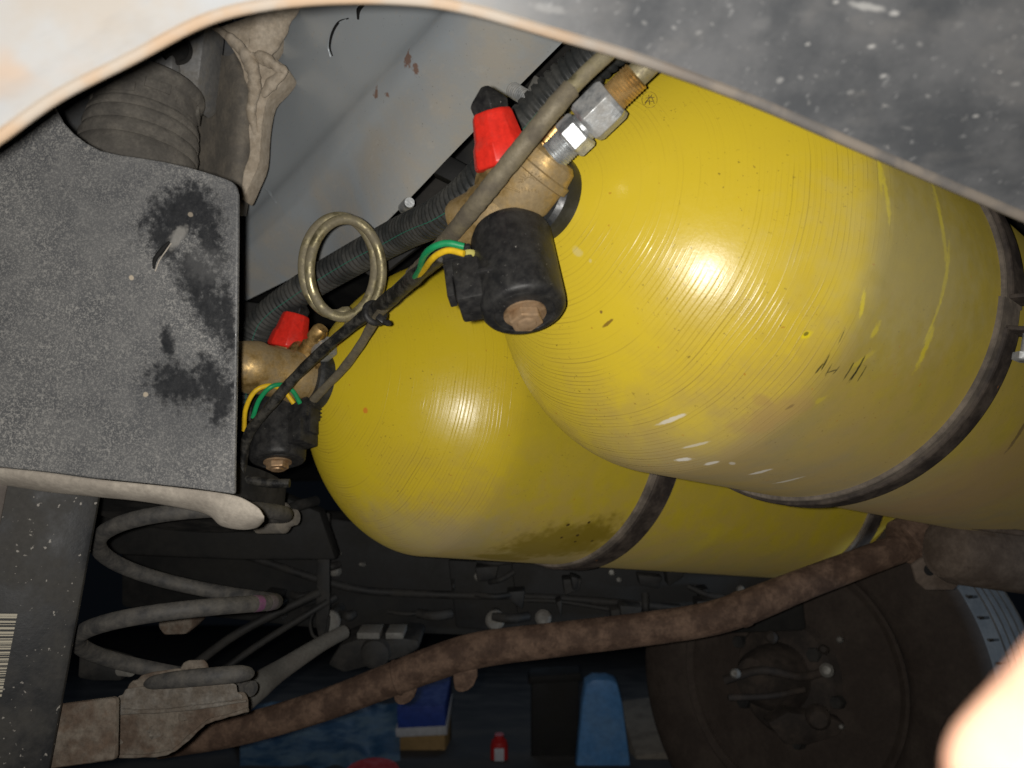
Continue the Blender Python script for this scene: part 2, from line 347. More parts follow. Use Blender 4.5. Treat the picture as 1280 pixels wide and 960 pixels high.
    nb = m.bump(h, .85, .00030); nb = m.bump(m.noise(55, 3), .25, .0007, nb); nb = m.bump(m.noise(520, 2), .35, .00016, nb)
    return m.fin(col, rough, 0, nb, .75, dr=.42)
def tank_mesh():
    prof = [(TD*(1-math.cos(p)**(2/TP)), TR*math.sin(p)**(2/TP)) for p in np.linspace(.04, math.pi/2-1e-6, 44)]
    prof += [(s, TR) for s in np.linspace(TD, TL-TD, 30)[1:]]
    prof += [(TL-s, r) for s, r in prof[:44][::-1]][1:]
    seg = 128; V = []; Fc = []
    for s, r in prof:
        for i in range(seg):
            t = 2*math.pi*i/seg; V.append((r*math.cos(t), r*math.sin(t), s))
    n = len(prof)
    for j in range(n-1):
        for i in range(seg): k = (i+1) % seg; Fc.append((j*seg+i, j*seg+k, (j+1)*seg+k, (j+1)*seg+i))
    Fc += [tuple(range(seg)), tuple((n-1)*seg+i for i in range(seg))]
    return V, Fc
V, Fc = tank_mesh()
m_collar = grime('collar_rubber', (.02, .022, .025), (.08, .078, .07), .5, 60, .3, 0, .1, 300)
for t, lab in ((1, 'large yellow gas tank in front, nearest the bumper'), (2, 'yellow gas tank behind, partly hidden by the nearer tank')):
    T = thing('gas_tank', POLE[t]+AX*TL*.5-UP*TR, lab, 'gas tank', 'yellow gas tanks under the car')
    mk('shell', V, Fc, tank_mat(t), T, True, tank_matrix(t), angle=80)
    lathe('neck_collar', POLE[t]+AX*.006, -AX, [(0, .027), (.004, .0285), (.013, .0285), (.016, .026), (.017, .018)], m_collar, T, seg=48)
    if t == 1:                                  # the stamped ring and strokes near the top of the dome
        Tm = tank_matrix(1); c = hit(812, 125, 1); ux = (hit(820, 125, 1)-c)/8; uy = (hit(812, 133, 1)-c)/8; nn = ux.cross(uy).normalized()
        if nn.dot(Tm.inverted().to_3x3() @ (Vector((0, 0, CAMZ))-Tm @ c)) < 0: nn = -nn
        m_mark = plain('stamp_ink', (.30, .21, .03), .6)
        def stroke(pts, w, mat, nm):
            P = [Tm @ (hit(812+a, 125+b, 1)+nn*.0001) for a, b in pts]; V2, F2, _ = sweep(P, w, 6); mk(nm, V2, F2, mat, T)
        stroke([(9.5*math.cos(k*math.pi/12), 10*math.sin(k*math.pi/12)) for k in range(25)], .0002, m_mark, 'stamp_ring')
        m_ink = plain('dark_stamp_ink', (.20, .14, .03), .6)
        for pts in (((-6, 4), (3, -6)), ((-5, -2), (6, -3)), ((-4, 2), (5, 2)), ((-1, -6), (0, 6)), ((2, -5), (6, 5)), ((-2, 0), (-6, 6))):
            stroke(pts, .0003, m_ink, 'stamp_stroke')
# ------------------------------------------------------------------ tank straps
def band(name, t, s0, s1, r0, r1, a0, a1, mat, parent, n=90, tab=None):
    Tm = tank_matrix(t); V = []; Fc = []
    b = min(.0012, (s1-s0)*.2)
    for i in range(n+1):
        a = math.radians(a0+(a1-a0)*i/n)
        for s, r in ((s0, r0), (s0, r1-b*.6), (s0+b, r1), (s1-b, r1), (s1, r1-b*.6), (s1, r0)):
            V.append(Tm @ Vector((-math.cos(a)*r, math.sin(a)*r, s)))
    m = 6
    for i in range(n):
        for k in range(m): q = (k+1) % m; Fc.append((i*m+k, i*m+q, (i+1)*m+q, (i+1)*m+k))
    Fc += [tuple(range(m)), tuple(n*m+k for k in range(m))]
    return mk(name, V, Fc, mat, parent, angle=30)
def tl(t, ang, r, s): a = math.radians(ang); return tank_matrix(t) @ Vector((-math.cos(a)*r, math.sin(a)*r, s))
T = thing('tank_strap', tl(1, -90, TR+.006, .30), 'rusty clamp strap with a bolted joint around the front tank', 'strap', 'straps around the tanks')
sA = .297
band('rubber_liner', 1, sA, sA+.034, TR-.001, TR+.0035, -150, -12.6, m_liner, T)
band('rubber_liner', 1, sA+.004, sA+.038, TR-.001, TR+.0035, -13, 150, m_liner, T)
band('lower_band', 1, sA+.008, sA+.030, TR+.003, TR+.0065, -150, -20, m_rustdark, T)
band('upper_band', 1, sA+.009, sA+.034, TR+.003, TR+.0065, -12, 150, m_rustdark, T)
for ang, nm in ((-20, 'lower_tab'), (-12, 'upper_tab')):
    c0, c1 = tl(1, ang, TR+.004, sA+.020), tl(1, ang, TR+.030, sA+.020)
    tang = tl(1, ang+1, TR, sA)-tl(1, ang, TR, sA)
    obox(nm, (c0+c1)/2, (c1-c0), (.012, .0016, .013), m_rustdark, T, .0008, roll=(AX, tang.normalized(), (c1-c0).normalized()))
b0 = tl(1, -27, TR+.018, sA+.020); b1 = tl(1, -6, TR+.018, sA+.020)
between('bolt', b0, b1, [(0, .0035), (1, .0035)], m_steel, T, seg=16)
between('bolt_head', b0, b0+(b1-b0).normalized()*.006, [(0, .006), (.15, .008), (1, .008)], m_steel, T, seg=6, smooth=False)
for s, lab in ((.3231, 'dark strap around the rear tank, nearer to its domed end'), (.816, 'dark strap around the far end of the rear tank')):
    T = thing('tank_strap', tl(2, -90, TR+.006, s), lab, 'strap', 'straps around the tanks')
    band('rubber_liner', 2, s-.003, s+.040, TR-.001, TR+.003, -180, 180, m_liner, T, 140)
    band('band', 2, s+.006, s+.036, TR+.0025, TR+.0055, -180, 180, m_rustdark, T, 140)
# ------------------------------------------------------------------ valves
def hexnut(name, p, d, r, h, mat, T, spin=0): return lathe(name, p, d, [(0, r*.9), (h*.12, r), (h*.88, r), (h, r*.9)], mat, T, seg=6, smooth=False, spin=spin, bevel=.0004, angle=20)
def thread(name, p0, p1, r, mat, T, pitch=.0013):
    L = (Vector(p1)-Vector(p0)).length; n = int(L/pitch*2); return between(name, p0, p1, [(i/n, r*(1 if i % 2 else .93)) for i in range(n+1)], mat, T, seg=28)
def solenoid(T, p0, p1, r, side, plug_c, lab=None):
    d = (p1-p0).normalized(); L = (p1-p0).length
    so = between('solenoid_coil', p0, p1, [(0, r*.80), (.04, r*.92), (.12, r), (.90, r), (.96, r*.985), (.99, r*.93), (1, r*.86)], m_black, T, seg=56)
    lathe('coil_rim', p1-d*.0005, d, [(0, r*.80), (.0012, r*.80), (.0014, r*.72), (.0006, r*.70)], m_black, so, seg=48)
    lathe('washer', p1+d*.0002, d, [(0, r*.50), (.0012, r*.50), (.0013, r*.2)], m_bronze, so, seg=32)
    hexnut('nut', p1+d*.001, d, r*.40, .0065, m_bronze, so, .3)
    lathe('nut_boss', p1+d*.0074, d, [(0, r*.23), (.0014, r*.21), (.0018, r*.15)], m_bronze, so, seg=24)
    u = (side-d*side.dot(d)).normalized(); w = d.cross(u)
    fr = (u, w, d)
    c = p0+d*L*.62+u*(r+.004)
    hs = obox('connector_housing', c, d, (.008, .0125, L*.24), m_black, so, .002, roll=fr)
    obox('plug', p0+d*L*.34+u*(r+.008), d, (.0085, .0105, L*.15), m_black, so, .0016, roll=fr)
    obox('plug_latch', p0+d*L*.52+u*(r+.0155), d, (.0022, .006, L*.20), m_black, so, .0008, roll=fr)
    lathe('seal_ring', p0+d*L*.30+u*(r+.002)-w*.006, d, [(0, .0062), (.002, .0065), (.0024, .005)], plain('seal_rubber', (.60, .55, .16), .5) if not bpy.data.materials.get('seal_rubber') else bpy.data.materials['seal_rubber'], so, seg=24)
    for q_ in (.24, .30, .36, .42): obox('plug_groove', p0+d*L*q_+u*(r+.0085), d, (.0088, .0110, .0006), m_black, so, .0003, roll=fr)
    obox('mould_seam', p0+d*L*.52-w*r*.995+u*r*.02, d, (.0005, .0006, L*.36), m_black, so, .0002, roll=fr)
    obox('rib', p0+d*L*.68+u*(r*.6)-w*r*.80, d, (.008, .0012, .0014), m_black, so, .0005, roll=fr)
    return so
def knob(T, p, d, r, h):
    k = lathe('shutoff_knob', p, d, [(0, r*.80), (.0, r*1.12), (h*.06, r*1.2), (h*.40, r*1.08), (h*.52, r*.95), (h*.94, r*.80), (h, r*.72)], m_red, T, seg=8, bevel=.0011, angle=18, spin=.2)
    lathe('knob_cap', p+Vector(d).normalized()*h*.98, d, [(0, r*.68), (h*.18, r*.74), (h*.26, r*.62), (h*.48, r*.16)], m_black, k, seg=4, bevel=.0008, angle=20, spin=.5)
    return k
# front valve
T = thing('tank_valve', POLE[1]-AX*.02, 'brass valve with red knob and black solenoid on the front tank', 'valve', 'valves on the tanks')
p = POLE[1]-AX*.004
lathe('brass_body', p, -AX, [(0, .021), (.008, .021), (.010, .0255), (.018, .0262), (.024, .0240), (.030, .0236), (.034, .0225), (.040, .018), (.042, .010)], m_brass, T, seg=44)
between('side_boss', U(662, 246, .472), U(568, 286, .488), [(0, .018), (.4, .0200), (.62, .0195), (.66, .0180), (.90, .0170), (.97, .0150), (1, .010)], m_brass, T, seg=36)
between('union_boss', U(634, 262, .468), U(690, 190, .455), [(0, .016), (.3, .0205), (.62, .0205), (.64, .0222), (.74, .0222), (.76, .0205), (.94, .019), (1, .016)], m_brass, T, seg=36)
fs = [surf(o_, 9) for o_ in T.children if o_.name.startswith(('brass_body', 'union_boss'))]
def brs(px, py):
    p = min((f(px, py) for f in fs), key=lambda q: (q-Vector((0, 0, CAMZ))).length); return p+(Vector((0, 0, CAMZ))-p).normalized()*.0002
for k in range(9):                              # sun-like cast emblem and a row of raised ticks
    an = math.radians(k*22.5+10); ca, sa = math.cos(an), math.sin(an)
    tube('cast_emblem', [brs(662+8*ca, 226-6*sa), brs(662+15*ca, 226-11*sa)], .0004, m_brass, T, 6, 2)
tube('cast_emblem', [brs(662+6*math.cos(k*.35), 226-4.5*math.sin(k*.35)) for k in range(10)], .00035, m_brass, T, 6, 2)
for k in range(7): tube('cast_mark', [brs(648+k*4.2, 233+k*.9), brs(648.6+k*4.2, 237+k*.9)], .00035, m_brass, T, 6, 2)
tube('cast_line', [brs(622, 229), brs(634, 234), brs(650, 240)], .0006, m_brass, T, 8)
knob_d = U(617, 138, .462)-U(634, 205, .468)
between('knob_stem', U(640, 232, .462), U(624, 172, .456), [(0, .012), (.5, .0145), (1, .0125)], m_brass, T, seg=28)
knob(T, U(631, 207, .455), knob_d, .0156, .0315)
solenoid(T, U(637, 288, .470), U(656, 391, .440), .0248, UD((-1, .0, -.25)), None)
sil = U(684, 203, .449); sd = (U(792, 98, .425)-sil)
L = sd.length; s1 = sd.normalized()
thread('fitting_sleeve', sil, sil+s1*.017, .0092, m_steel, T, .0016)
hexnut('fitting_hex', sil+s1*.0165, s1, .0120, .0115, m_steel, T, .25)
lathe('fitting_neck', sil+s1*.0278, s1, [(0, .0085), (.003, .0085)], m_steel, T, seg=24)
hexnut('fitting_nut', sil+s1*.0300, s1, .0138, .0215, m_steel, T, .55)
thread('fitting_thread', sil+s1*.0515, sil+s1*.0680, .0088, m_brass2, T, .0018)
tube('outlet_pipe', [sil+s1*.060, sil+s1*.085, sil+s1*.12, sil+s1*.16], .0070, m_pipe, T, 18, 6)
between('bleed_screw', U(668, 195, .462), U(707, 148, .452), [(0, .0062), (.35, .0062), (.38, .0044), (.5, .0044), (.52, .0055), (.80, .0055), (.84, .0032), (1, .003)], m_brass2, T, seg=20)
# rear valve
T = thing('tank_valve', POLE[2]-AX*.02, 'brass valve with red knob and black solenoid on the rear tank', 'valve', 'valves on the tanks')
p = POLE[2]-AX*.004
lathe('brass_body', p, -AX, [(0, .021), (.010, .021), (.012, .0255), (.024, .0265), (.030, .0240), (.052, .0236), (.058, .0250), (.064, .0245), (.078, .021), (.084, .016), (.085, .010)], m_brass, T, seg=44)
between('union_boss', U(352, 478, .752), U(398, 440, .735), [(0, .018), (.3, .0195), (.55, .0195), (.57, .022), (.75, .022), (.78, .019), (1, .016)], m_brass2, T, seg=32)
between('bleed_screw', U(380, 440, .728), U(403, 410, .715), [(0, .0075), (.3, .0075), (.33, .0055), (.55, .0055), (.57, .0078), (.9, .0078), (1, .006)], m_brass2, T, seg=20)
hexnut('pipe_nut', U(398, 442, .728), U(425, 420, .715)-U(398, 442, .728), .0115, .016, m_steel, T, .3)
between('knob_stem', U(352, 466, .765), U(362, 430, .772), [(0, .0135), (1, .0135)], m_brass, T, seg=24)
knob(T, U(359, 436, .770), U(376, 372, .775)-U(359, 436, .770), .0172, .036)
solenoid(T, U(350, 498, .748), U(347, 577, .722), .0258, UD((1, -.55, 0)), None)
# ------------------------------------------------------------------ pipes, conduit, wiring
pts = [(305, 520, .83), (308, 480, .82), (312, 440, .81), (328, 402, .80), (372, 366, .77), (430, 331, .73), (500, 293, .67), (556, 266, .60), (606, 222, .555), (655, 160, .53), (700, 112, .515), (740, 76, .50), (790, 30, .48)]
P, ss = resample(catmull([U(*a) for a in pts], 10), .0012)
R = [.0142*(1-.0*k)+(.0011 if (k % 5) < 3 else -.0011) for k in range(len(P))]
V, Fc, fr = sweep(P, R, 22)
T = thing('corrugated_conduit', P[0], 'black corrugated conduit running up beside the grey rail', 'conduit')
mk('ribbed_tube', V, Fc, m_conduit, T, angle=70)
tr = []
for k in range(0, len(P), 3):
    view = (Vector((0, 0, CAMZ))-P[k]).normalized(); ax = (P[min(k+1, len(P)-1)]-P[max(k-1, 0)]).normalized()
    v = (view-ax*view.dot(ax)).normalized(); tr.append(P[k]+v*.0151+ax.cross(v)*.0005*math.sin(k*.05))
V, Fc, _ = sweep(tr, .00032, 5); mk('tracer_line', V, Fc, plain('green_tracer', (.03, .22, .15), .5), T)
# steel gas pipe with a double loop
C0 = (427, 334); loop = []
N = 26
for k in range(N*2+1):
    a = math.radians(-70)-2*math.pi*k/N          # starts low right, runs down-left, up and round
    dx = 43*math.cos(a); dy = 62*math.sin(a); off = 17*(k/(2*N))-8
    loop.append(U(C0[0]+dx+off, C0[1]-dy+off*.4, .665+.012*math.cos(a)-.012*k/(2*N)))
path = [U(398, 443, .728), U(418, 424, .715), U(436, 407, .690)]+loop+[U(470, 385, .640), U(500, 358, .60), U(548, 312, .505), U(590, 262, .442), U(640, 200, .418), U(690, 138, .406), U(726, 98, .405), U(765, 62, .405), U(820, 10, .40)]
T = thing('gas_pipe', path[0], 'steel gas pipe with a double loop between the two valves', 'pipe')
Pp, _ = resample(catmull(path, 6), .003)
cut = int(len(Pp)*1.0)
i0 = min(range(len(Pp)), key=lambda i: (Pp[i]-U(520, 340, .57)).length); i1 = min(range(len(Pp)), key=lambda i: (Pp[i]-U(716, 108, .406)).length)
V, Fc, _ = sweep(Pp, .0043, 16); mk('bare_tube', V, Fc, m_pipe, T)
rs = [.0055*(1+.05*random.uniform(-1, 1)+.10*math.sin(i*.35)*math.exp(-((i-i0-8)/10.0)**2)) for i in range(i1-i0)]
V, Fc, _ = sweep(Pp[i0:i1], rs, 16); mk('dirty_sleeve', V, Fc, m_sleeve, T)
# wiring
T = thing('wiring_harness', U(300, 596, .70), 'black taped wiring harness with green and yellow wires between the solenoids', 'wiring')
tube('taped_bundle', [U(302, 600, .70), U(303, 572, .70), U(312, 540, .69), U(334, 512, .675), U(370, 470, .665), U(415, 428, .64), U(464, 389, .62), U(484, 376, .59), U(512, 352, .545), U(534, 333, .50), U(552, 321, .465)],
     [.0046, .0048, .0046, .0044, .0046, .0046, .0050, .0062, .0058, .0050, .0036], m_tape, T, 14, 14, lump=.07)
tube('branch_wire', [U(392, 500, .72), U(405, 486, .71), U(428, 462, .69), U(450, 432, .66), U(466, 405, .635), U(480, 386, .60), U(520, 350, .55), U(552, 324, .49)], .0043, m_sleeve, T, 12, 10, lump=.06, flat=.7)
tube('loom_tail', [U(300, 598, .70), U(318, 601, .70), U(340, 604, .70), U(362, 604, .70)], [.0035, .0042, .0045, .0040], m_tape, T, 12, 8)
for c, m, pts in (('yellow_wire', m_yellow, [(305, 538, .70), (307, 512, .69), (318, 490, .685), (336, 482, .69), (354, 488, .70), (367, 504, .705)]),
                  ('green_wire', m_green, [(316, 522, .695), (324, 500, .69), (338, 484, .688), (354, 481, .695), (366, 489, .70), (375, 504, .705)])):
    tube(c, [U(*a) for a in pts], .0021, m, T, 10, 8)
tube('green_wire', [U(514, 352, .54), U(524, 338, .50), U(529, 322, .465), U(540, 310, .445), U(558, 304, .44), U(580, 308, .44)], .0020, m_green, T, 10, 8)
tube('yellow_wire', [U(520, 348, .53), U(530, 337, .49), U(539, 325, .458), U(549, 317, .447), U(562, 313, .443), U(580, 317, .44)], .0019, m_yellow, T, 10, 8)
T = thing('cable_tie', U(470, 392, .615), 'black cable tie clamping the harness to the pipe below the loop', 'cable tie')
c = U(469, 391, .618); ta = (U(490, 370, .58)-U(448, 404, .63)).normalized(); fa = frame(ta)
for off in (-.002, .004):
    pass
tube('tie_loop', [c+(fa[0]*math.cos(k*math.pi/8)+fa[1]*math.sin(k*math.pi/8))*.0088 for k in range(17)], .0016, m_black, T, 8, 4, flat=1.6)
obox('tie_head', U(476, 399, .600), UD((.8, 0, -.6)), (.0028, .0028, .0035), m_black, T, .0008)
tube('tie_tail', [U(476, 400, .60), U(484, 404, .598), U(487, 403, .597)], .0024, m_black, T, 8, 4)
# ------------------------------------------------------------------ grey chassis rail
def rail_mat(sf):
    m = Mat('grey_rail_paint'); n = m.noise(24, 7, .65); fine = m.noise(330, 4, .7)
    col = m.mix(m.step(m.noise(6, 3), .35, .7), (.53, .575, .61), (.58, .62, .645))
    sm = m.math('MULTIPLY', m.step(n, .44, .56), 1); k = None
    for px, py, r in ((580, 130, 62), (530, 175, 62), (625, 75, 55), (480, 225, 60), (430, 275, 58), (370, 320, 55), (320, 350, 40)):
        c_ = sf(px, py); b = m.blob(c_, r*(c_-CAM0).length/F, .8, .5, 14); k = b if k is None else m.math('MAXIMUM', k, b)
    d = m.math('MULTIPLY', m.math('ADD', m.math('MULTIPLY', m.step(n, .36, .64), .45), .30), k)
    col = m.mix(d, col, (.53, .475, .39))
    ch = m.step(m.noise(190, 3, .6, m.vec('MULTIPLY', m.co, (.5, .5, 1.3))), .58, .68); col = m.mix(m.math('MULTIPLY', ch, .35), col, (.62, .60, .56))
    col = m.mix(m.math('MULTIPLY', m.step(m.noise(420, 2), .70, .75), .5), col, (.10, .09, .08))
    for px, py, r, d0 in ((510, 75, 7, .645), (519, 86, 5, .645), (470, 116, 5, .69), (484, 118, 3, .69)):
        col = m.mix(m.math('MULTIPLY', m.blob(sf(px, py), r*1.1*d0/F, .9, 1.6, 160), .75), col, (.30, .12, .05))
    r = m.nd('MapRange', 0, {0: d, 1: 0, 2: .8, 3: .30, 4: .75})
    return m.fin(col, r, .30, m.bump(fine, .25, .0005, m.bump(m.noise(30, 3), .2, .001)), .5)
CAM0 = Vector((0, 0, CAMZ))
cols = [0, 1, 2, 3, 4, 5]
dep = [1.0, .87, .727, .62, .53, .47]
rows_px = [
 (.10, [(180, 200), (262, 95), (330, 10), (395, -60), (470, -140), (540, -200)]),
 (.045, [(240, 235), (312, 140), (372, 55), (440, -30), (520, -120), (600, -190)]),
 (.010, [(285, 280), (358, 200), (432, 115), (515, 28), (610, -75), (700, -160)]),
 (-.010, [(293, 296), (368, 220), (446, 135), (532, 45), (628, -58), (720, -140)]),
 (-.019, [(299, 311), (378, 238), (458, 150), (548, 60), (646, -42), (740, -120)]),
 (-.018, [(304, 326), (388, 254), (472, 166), (564, 75), (664, -26), (760, -100)]),
 (.040, [(304, 372), (400, 322), (466, 282), (577, 170), (692, 54), (800, -52)]),
 (.048, [(305, 377), (403, 327), (470, 286), (581, 173), (697, 57), (806, -48)]),
 (.085, [(310, 372), (405, 322), (470, 284), (580, 172), (695, 56), (805, -50)])]
T = thing('chassis_rail', U(470, 290, .74), 'grey painted steel chassis rail with a long ridge, dusty below', 'chassis rail')
rk = gridsheet('rail_skin', [[U(x, y, d+o) for (x, y), d in zip(pp, dep)] for o, pp in rows_px], None, T, sub=5)
sf = surf(rk, .7); M_rail = rail_mat(sf); rk.data.materials.append(M_rail)
def on(px, py, lift=.0): p = sf(px, py); return p+(CAM0-p).normalized()*lift
m_hole = plain('hole_dark', (.01, .01, .01), .8)
tube('slot_edge', [on(436, 23), on(424, 28), on(416, 42), on(413, 58), on(416, 70)], [.0008, .0016, .0018, .0016, .0008], m_hole, T, 8, 6, flat=.5)
tube('slot_rim', [on(433, 24), on(421, 30), on(413, 43), on(410, 58), on(413, 71)], .0009, M_rail, T, 8, 6)
tube('slot_edge', [on(455, 6), on(449, 12), on(448, 24)], [.0012, .0024, .0012], m_hole, T, 8, 6)
tube('dent_crease', [on(331, 236), on(338, 243), on(345, 253)], [.0006, .0018, .0006], M_rail, T, 8, 6)
# sealant-smeared body bracket at the rail's root
T = thing('body_bracket', U(280, 230, .90), 'dusty grey body bracket smeared with tan sealant beside the rubber boot', 'bracket')
gridsheet('pressing', [[U(246, 40, .84), U(240, 120, .85), U(234, 205, .86), U(228, 260, .87)], [U(262, 60, .83), U(262, 110, .82), U(262, 200, .82), U(262, 270, .83)], [U(282, 70, .79), U(295, 120, .77), U(290, 200, .78), U(285, 270, .79)], [U(292, 66, .785), U(314, 120, .775), U(312, 195, .785), U(302, 270, .80)], [U(298, 62, .81), U(322, 120, .80), U(320, 195, .82), U(308, 270, .84)]], m_bracket, T, sub=6)
extrude('back_panel', [(60, 60), (250, 10), (290, 20), (300, 120), (296, 270), (60, 270)], .90, .01, grime('grey_body_panel', (.10, .105, .11), (.13, .12, .11), .6, 30, .6), T, .002)
tube('sealant_bead', [U(262, 28, .76), U(282, 44, .76), U(302, 62, .755), (U(316, 88, .755)), U(318, 112, .76), U(314, 140, .77), U(320, 168, .78), U(321, 194, .79), U(310, 222, .80), U(300, 250, .81)], [.004, .0055, .009, .011, .010, .0075, .006, .005, .0075, .005], m_sealant, T, 16, 14, lump=.13, flat=.6)
extrude('sealant_patch', [(272, 34), (300, 24), (352, 6), (346, 44), (336, 66), (354, 80), (361, 90), (350, 106), (334, 124), (327, 160), (324, 200), (314, 226), (302, 250), (304, 215), (312, 190), (309, 150), (306, 110), (300, 78)], .775, .03, m_sealant, T, .005, sub=3, angle=25, segs=3)
tube('sealant_bead', [U(318, 72, .752), U(332, 74, .748), U(346, 84, .745), U(354, 90, .747), U(340, 104, .752), U(328, 120, .757)], [.007, .009, .0075, .006, .008, .004], m_sealant, T, 14, 10, lump=.16, flat=.6)
tube('sealant_bead', [U(322, 72, .757), U(334, 42, .75), U(350, 8, .745), U(366, -20, .74)], [.012, .0155, .0175, .018], m_sealant, T, 14, 10, lump=.08, flat=.35)
# rubber boot over the bump stop
b0, b1 = U(190, 104, .74), U(166, 232, .72); L = (b1-b0).length
T = thing('rubber_boot', b1, 'dusty ribbed rubber boot below the grey casting at upper left', 'boot')
pr = [(0, .030), (.02, .045), (.05, .0485), (.09, .0495), (.13, .049), (.15, .0470), (.16, .0455), (.36, .0455), (.375, .0475), (.40, .0490), (.44, .0495), (.455, .0475), (.47, .0495), (.52, .0510), (.565, .0505), (.58, .0480), (.595, .0505), (.65, .0525), (.70, .052), (.715, .0495), (.73, .052), (.80, .054), (.90, .0545), (1, .052)]
between('bellows', b0, b1, pr, m_boot, T, seg=56, angle=50)
bd = (b1-b0).normalized(); fa, fb, _ = frame(bd)
for k in range(10):
    t = 2*math.pi*k/10; dv = fa*math.cos(t)+fb*math.sin(t); tg = bd.cross(dv)
    obox('grip_pad', b0+bd*L*(.22 if k % 2 else .29)+dv*.0452, bd, (.011, .0016, L*.045), m_boot, T, .0008, roll=(tg, dv, bd))
T = thing('mount_casting', U(215, 110, .76), 'grey aluminium casting above the ribbed rubber boot', 'casting')
extrude('casting_body', [(176, 96), (188, 60), (205, 20), (258, 20), (252, 72), (246, 122), (236, 128), (210, 106)], .755, .05, m_alu, T, .003)
extrude('web', [(170, 100), (186, 88), (206, 74), (214, 66), (216, 80), (214, 100), (196, 98)], .735, .02, m_alu, T, .003)
lathe('bore', U(222, 62, .748), UD((.2, -1, -.3)), [(0, .014), (.008, .015), (.010, .0125), (.0085, .010)], m_dark2, T, seg=28)
# ------------------------------------------------------------------ dark dusty guard plate at the left
PD = .49
def plate_mat():
    m = Mat('dust_speckled_plate')
    base = m.mix(m.step(m.noise(7, 4), .35, .7), (.075, .078, .085), (.105, .108, .113))
    zone = m.math('MULTIPLY', m.step(m.noise(9, 4, .6), .30, .62, .45, 1), m.step(m.noise(3.5, 3, .6), .30, .62, .55, 1.1))
    s1 = m.step(m.noise(430, 4, .75), .51, .66); s2 = m.step(m.noise(1000, 2, .6), .48, .66)
    sp = m.math('MULTIPLY', m.math('MAXIMUM', s1, m.math('MULTIPLY', s2, .8)), zone)
    k = None
    for px, py, r, ax, stt in ((222, 272, 32, (8, -6), 1.3), (205, 300, 18, (3, 8), 1.4), (255, 270, 20, (4, 9), 1.7), (240, 255, 24, (6, 2), 1.2), (262, 300, 16, (3, 9), 2.2), (248, 350, 25, (4, 9), 1.5), (265, 385, 22, (3, 9), 1.8), (284, 400, 10, (1, 12), 5),
                              (210, 430, 8, (2, 9), 2.6), (225, 480, 24, (9, 3), 1.6), (262, 475, 20, (3, 8), 1.5), (278, 505, 13, (-3, 9), 2.4), (206, 485, 14, (3, 9), 1.4)):
        l = math.hypot(*ax); b = m.blob(U(px, py, PD), r*PD/F, 1.1, 1.0, 300, (UD((ax[0]/l, 0, -ax[1]/l)), stt)); k = b if k is None else m.math('MAXIMUM', k, b)
    soft = m.math('MAXIMUM', m.math('MULTIPLY', m.blob(U(228, 500, PD), 60*PD/F, 1.2, .6, 40), .6), m.math('MULTIPLY', m.blob(U(290, 330, PD), 26*PD/F, 1.2, .4, 60, (UD((0, 0, 1)), 6)), .5))
    k = m.math('MULTIPLY', k, m.nd('MapRange', 0, {0: m.noise(210, 4, .7), 1: .35, 2: .65, 3: 1.0, 4: .84})); clean = m.math('MAXIMUM', m.math('MULTIPLY', k, .92), soft)
    sp = m.math('MULTIPLY', sp, m.math('SUBTRACT', 1, clean))
    col = m.mix(m.math('MULTIPLY', sp, .86), base, (.50, .485, .45))
    film = m.math('MULTIPLY', m.step(m.noise(60, 4),   .3, .7, .12, .45), m.math('SUBTRACT', 1, clean)); col = m.mix(film, col, (.235, .232, .225))
    col = m.mix(m.math('MULTIPLY', k, .85), col, (.013, .014, .016))
    for px, py, r, f in ((164, 347, 3, .9), (182, 493, 3, .8), (238, 268, 3, .5)): col = m.mix(m.math('MULTIPLY', m.blob(U(px, py, PD), r*PD/F, .5, .5, 300), f), col, (.55, .47, .36))
    col = m.mix(m.math('MULTIPLY', m.blob(U(222, 297, PD), 8*PD/F, .8, .8, 260, (UD((.6, 0, .8)), 2)), .8), col, (.30, .29, .27))
    col = m.mix(m.math('MULTIPLY', m.blob(U(255, 330, PD), 20*PD/F, .9, .8, 160), .35), col, (.16, .16, .16))
    r = m.nd('MapRange', 0, {0: clean, 1: 0, 2: 1, 3: .72, 4: .24})
    return m.fin(col, r, 0, m.bump(m.math('ADD', m.noise(700, 3, .7), m.math('MULTIPLY', sp, .4)), .35, .0005), .4)
T = thing('guard_plate', U(150, 610, PD), 'dust speckled dark metal guard plate with black wet smears at left', 'guard plate')
out = [(-120, 120), (40, 120), (66, 132), (77, 152), (90, 166), (106, 178), (125, 188), (150, 193.5), (175, 197), (205, 202), (234, 208.5), (260, 216), (281, 223), (290, 227), (295, 233), (297.5, 243), (297.5, 300), (296.5, 400), (295, 500), (293.5, 570), (293, 618), (245, 611), (198, 606), (119, 598), (60, 590), (0, 584), (-120, 576)]
extrude('face_plate', out, PD, .004, plate_mat(), T, .0012, angle=20)
# slotted puncture in the plate
tube('torn_slot', [U(212, 302, PD-.0004), U(203, 312, PD-.0008), U(194, 324, PD-.0008), U(192, 336, PD-.0006)], [.0007, .0016, .0014, .0007], m_hole, T, 8, 6)
tube('slot_lip', [U(214, 304, PD-.0008), U(207, 314, PD-.0013), U(199, 326, PD-.0013), U(194, 339, PD-.0008)], .0004, m_tan, T, 6, 6)
top = [(-120, 576), (0, 585), (60, 591), (119, 599), (198, 607), (245, 612.5), (272, 616), (297, 621), (313, 628.5), (324, 636), (330, 645)]
bot = [(-120, 595), (0, 606), (60, 615), (119, 621), (178, 627), (237, 637), (262, 645), (276, 657), (300, 662), (320, 660), (330, 652)]
rws = []
for f, dz in ((0, .0), (.0, -.0018), (.18, -.003), (.5, -.001), (.8, .006), (.97, .016), (1.0, .028), (.9, .05)):
    rws.append([U(x0+(x1-x0)*f, y0+(y1-y0)*f, PD-.0005+dz) for (x0, y0), (x1, y1) in zip(top, bot)])
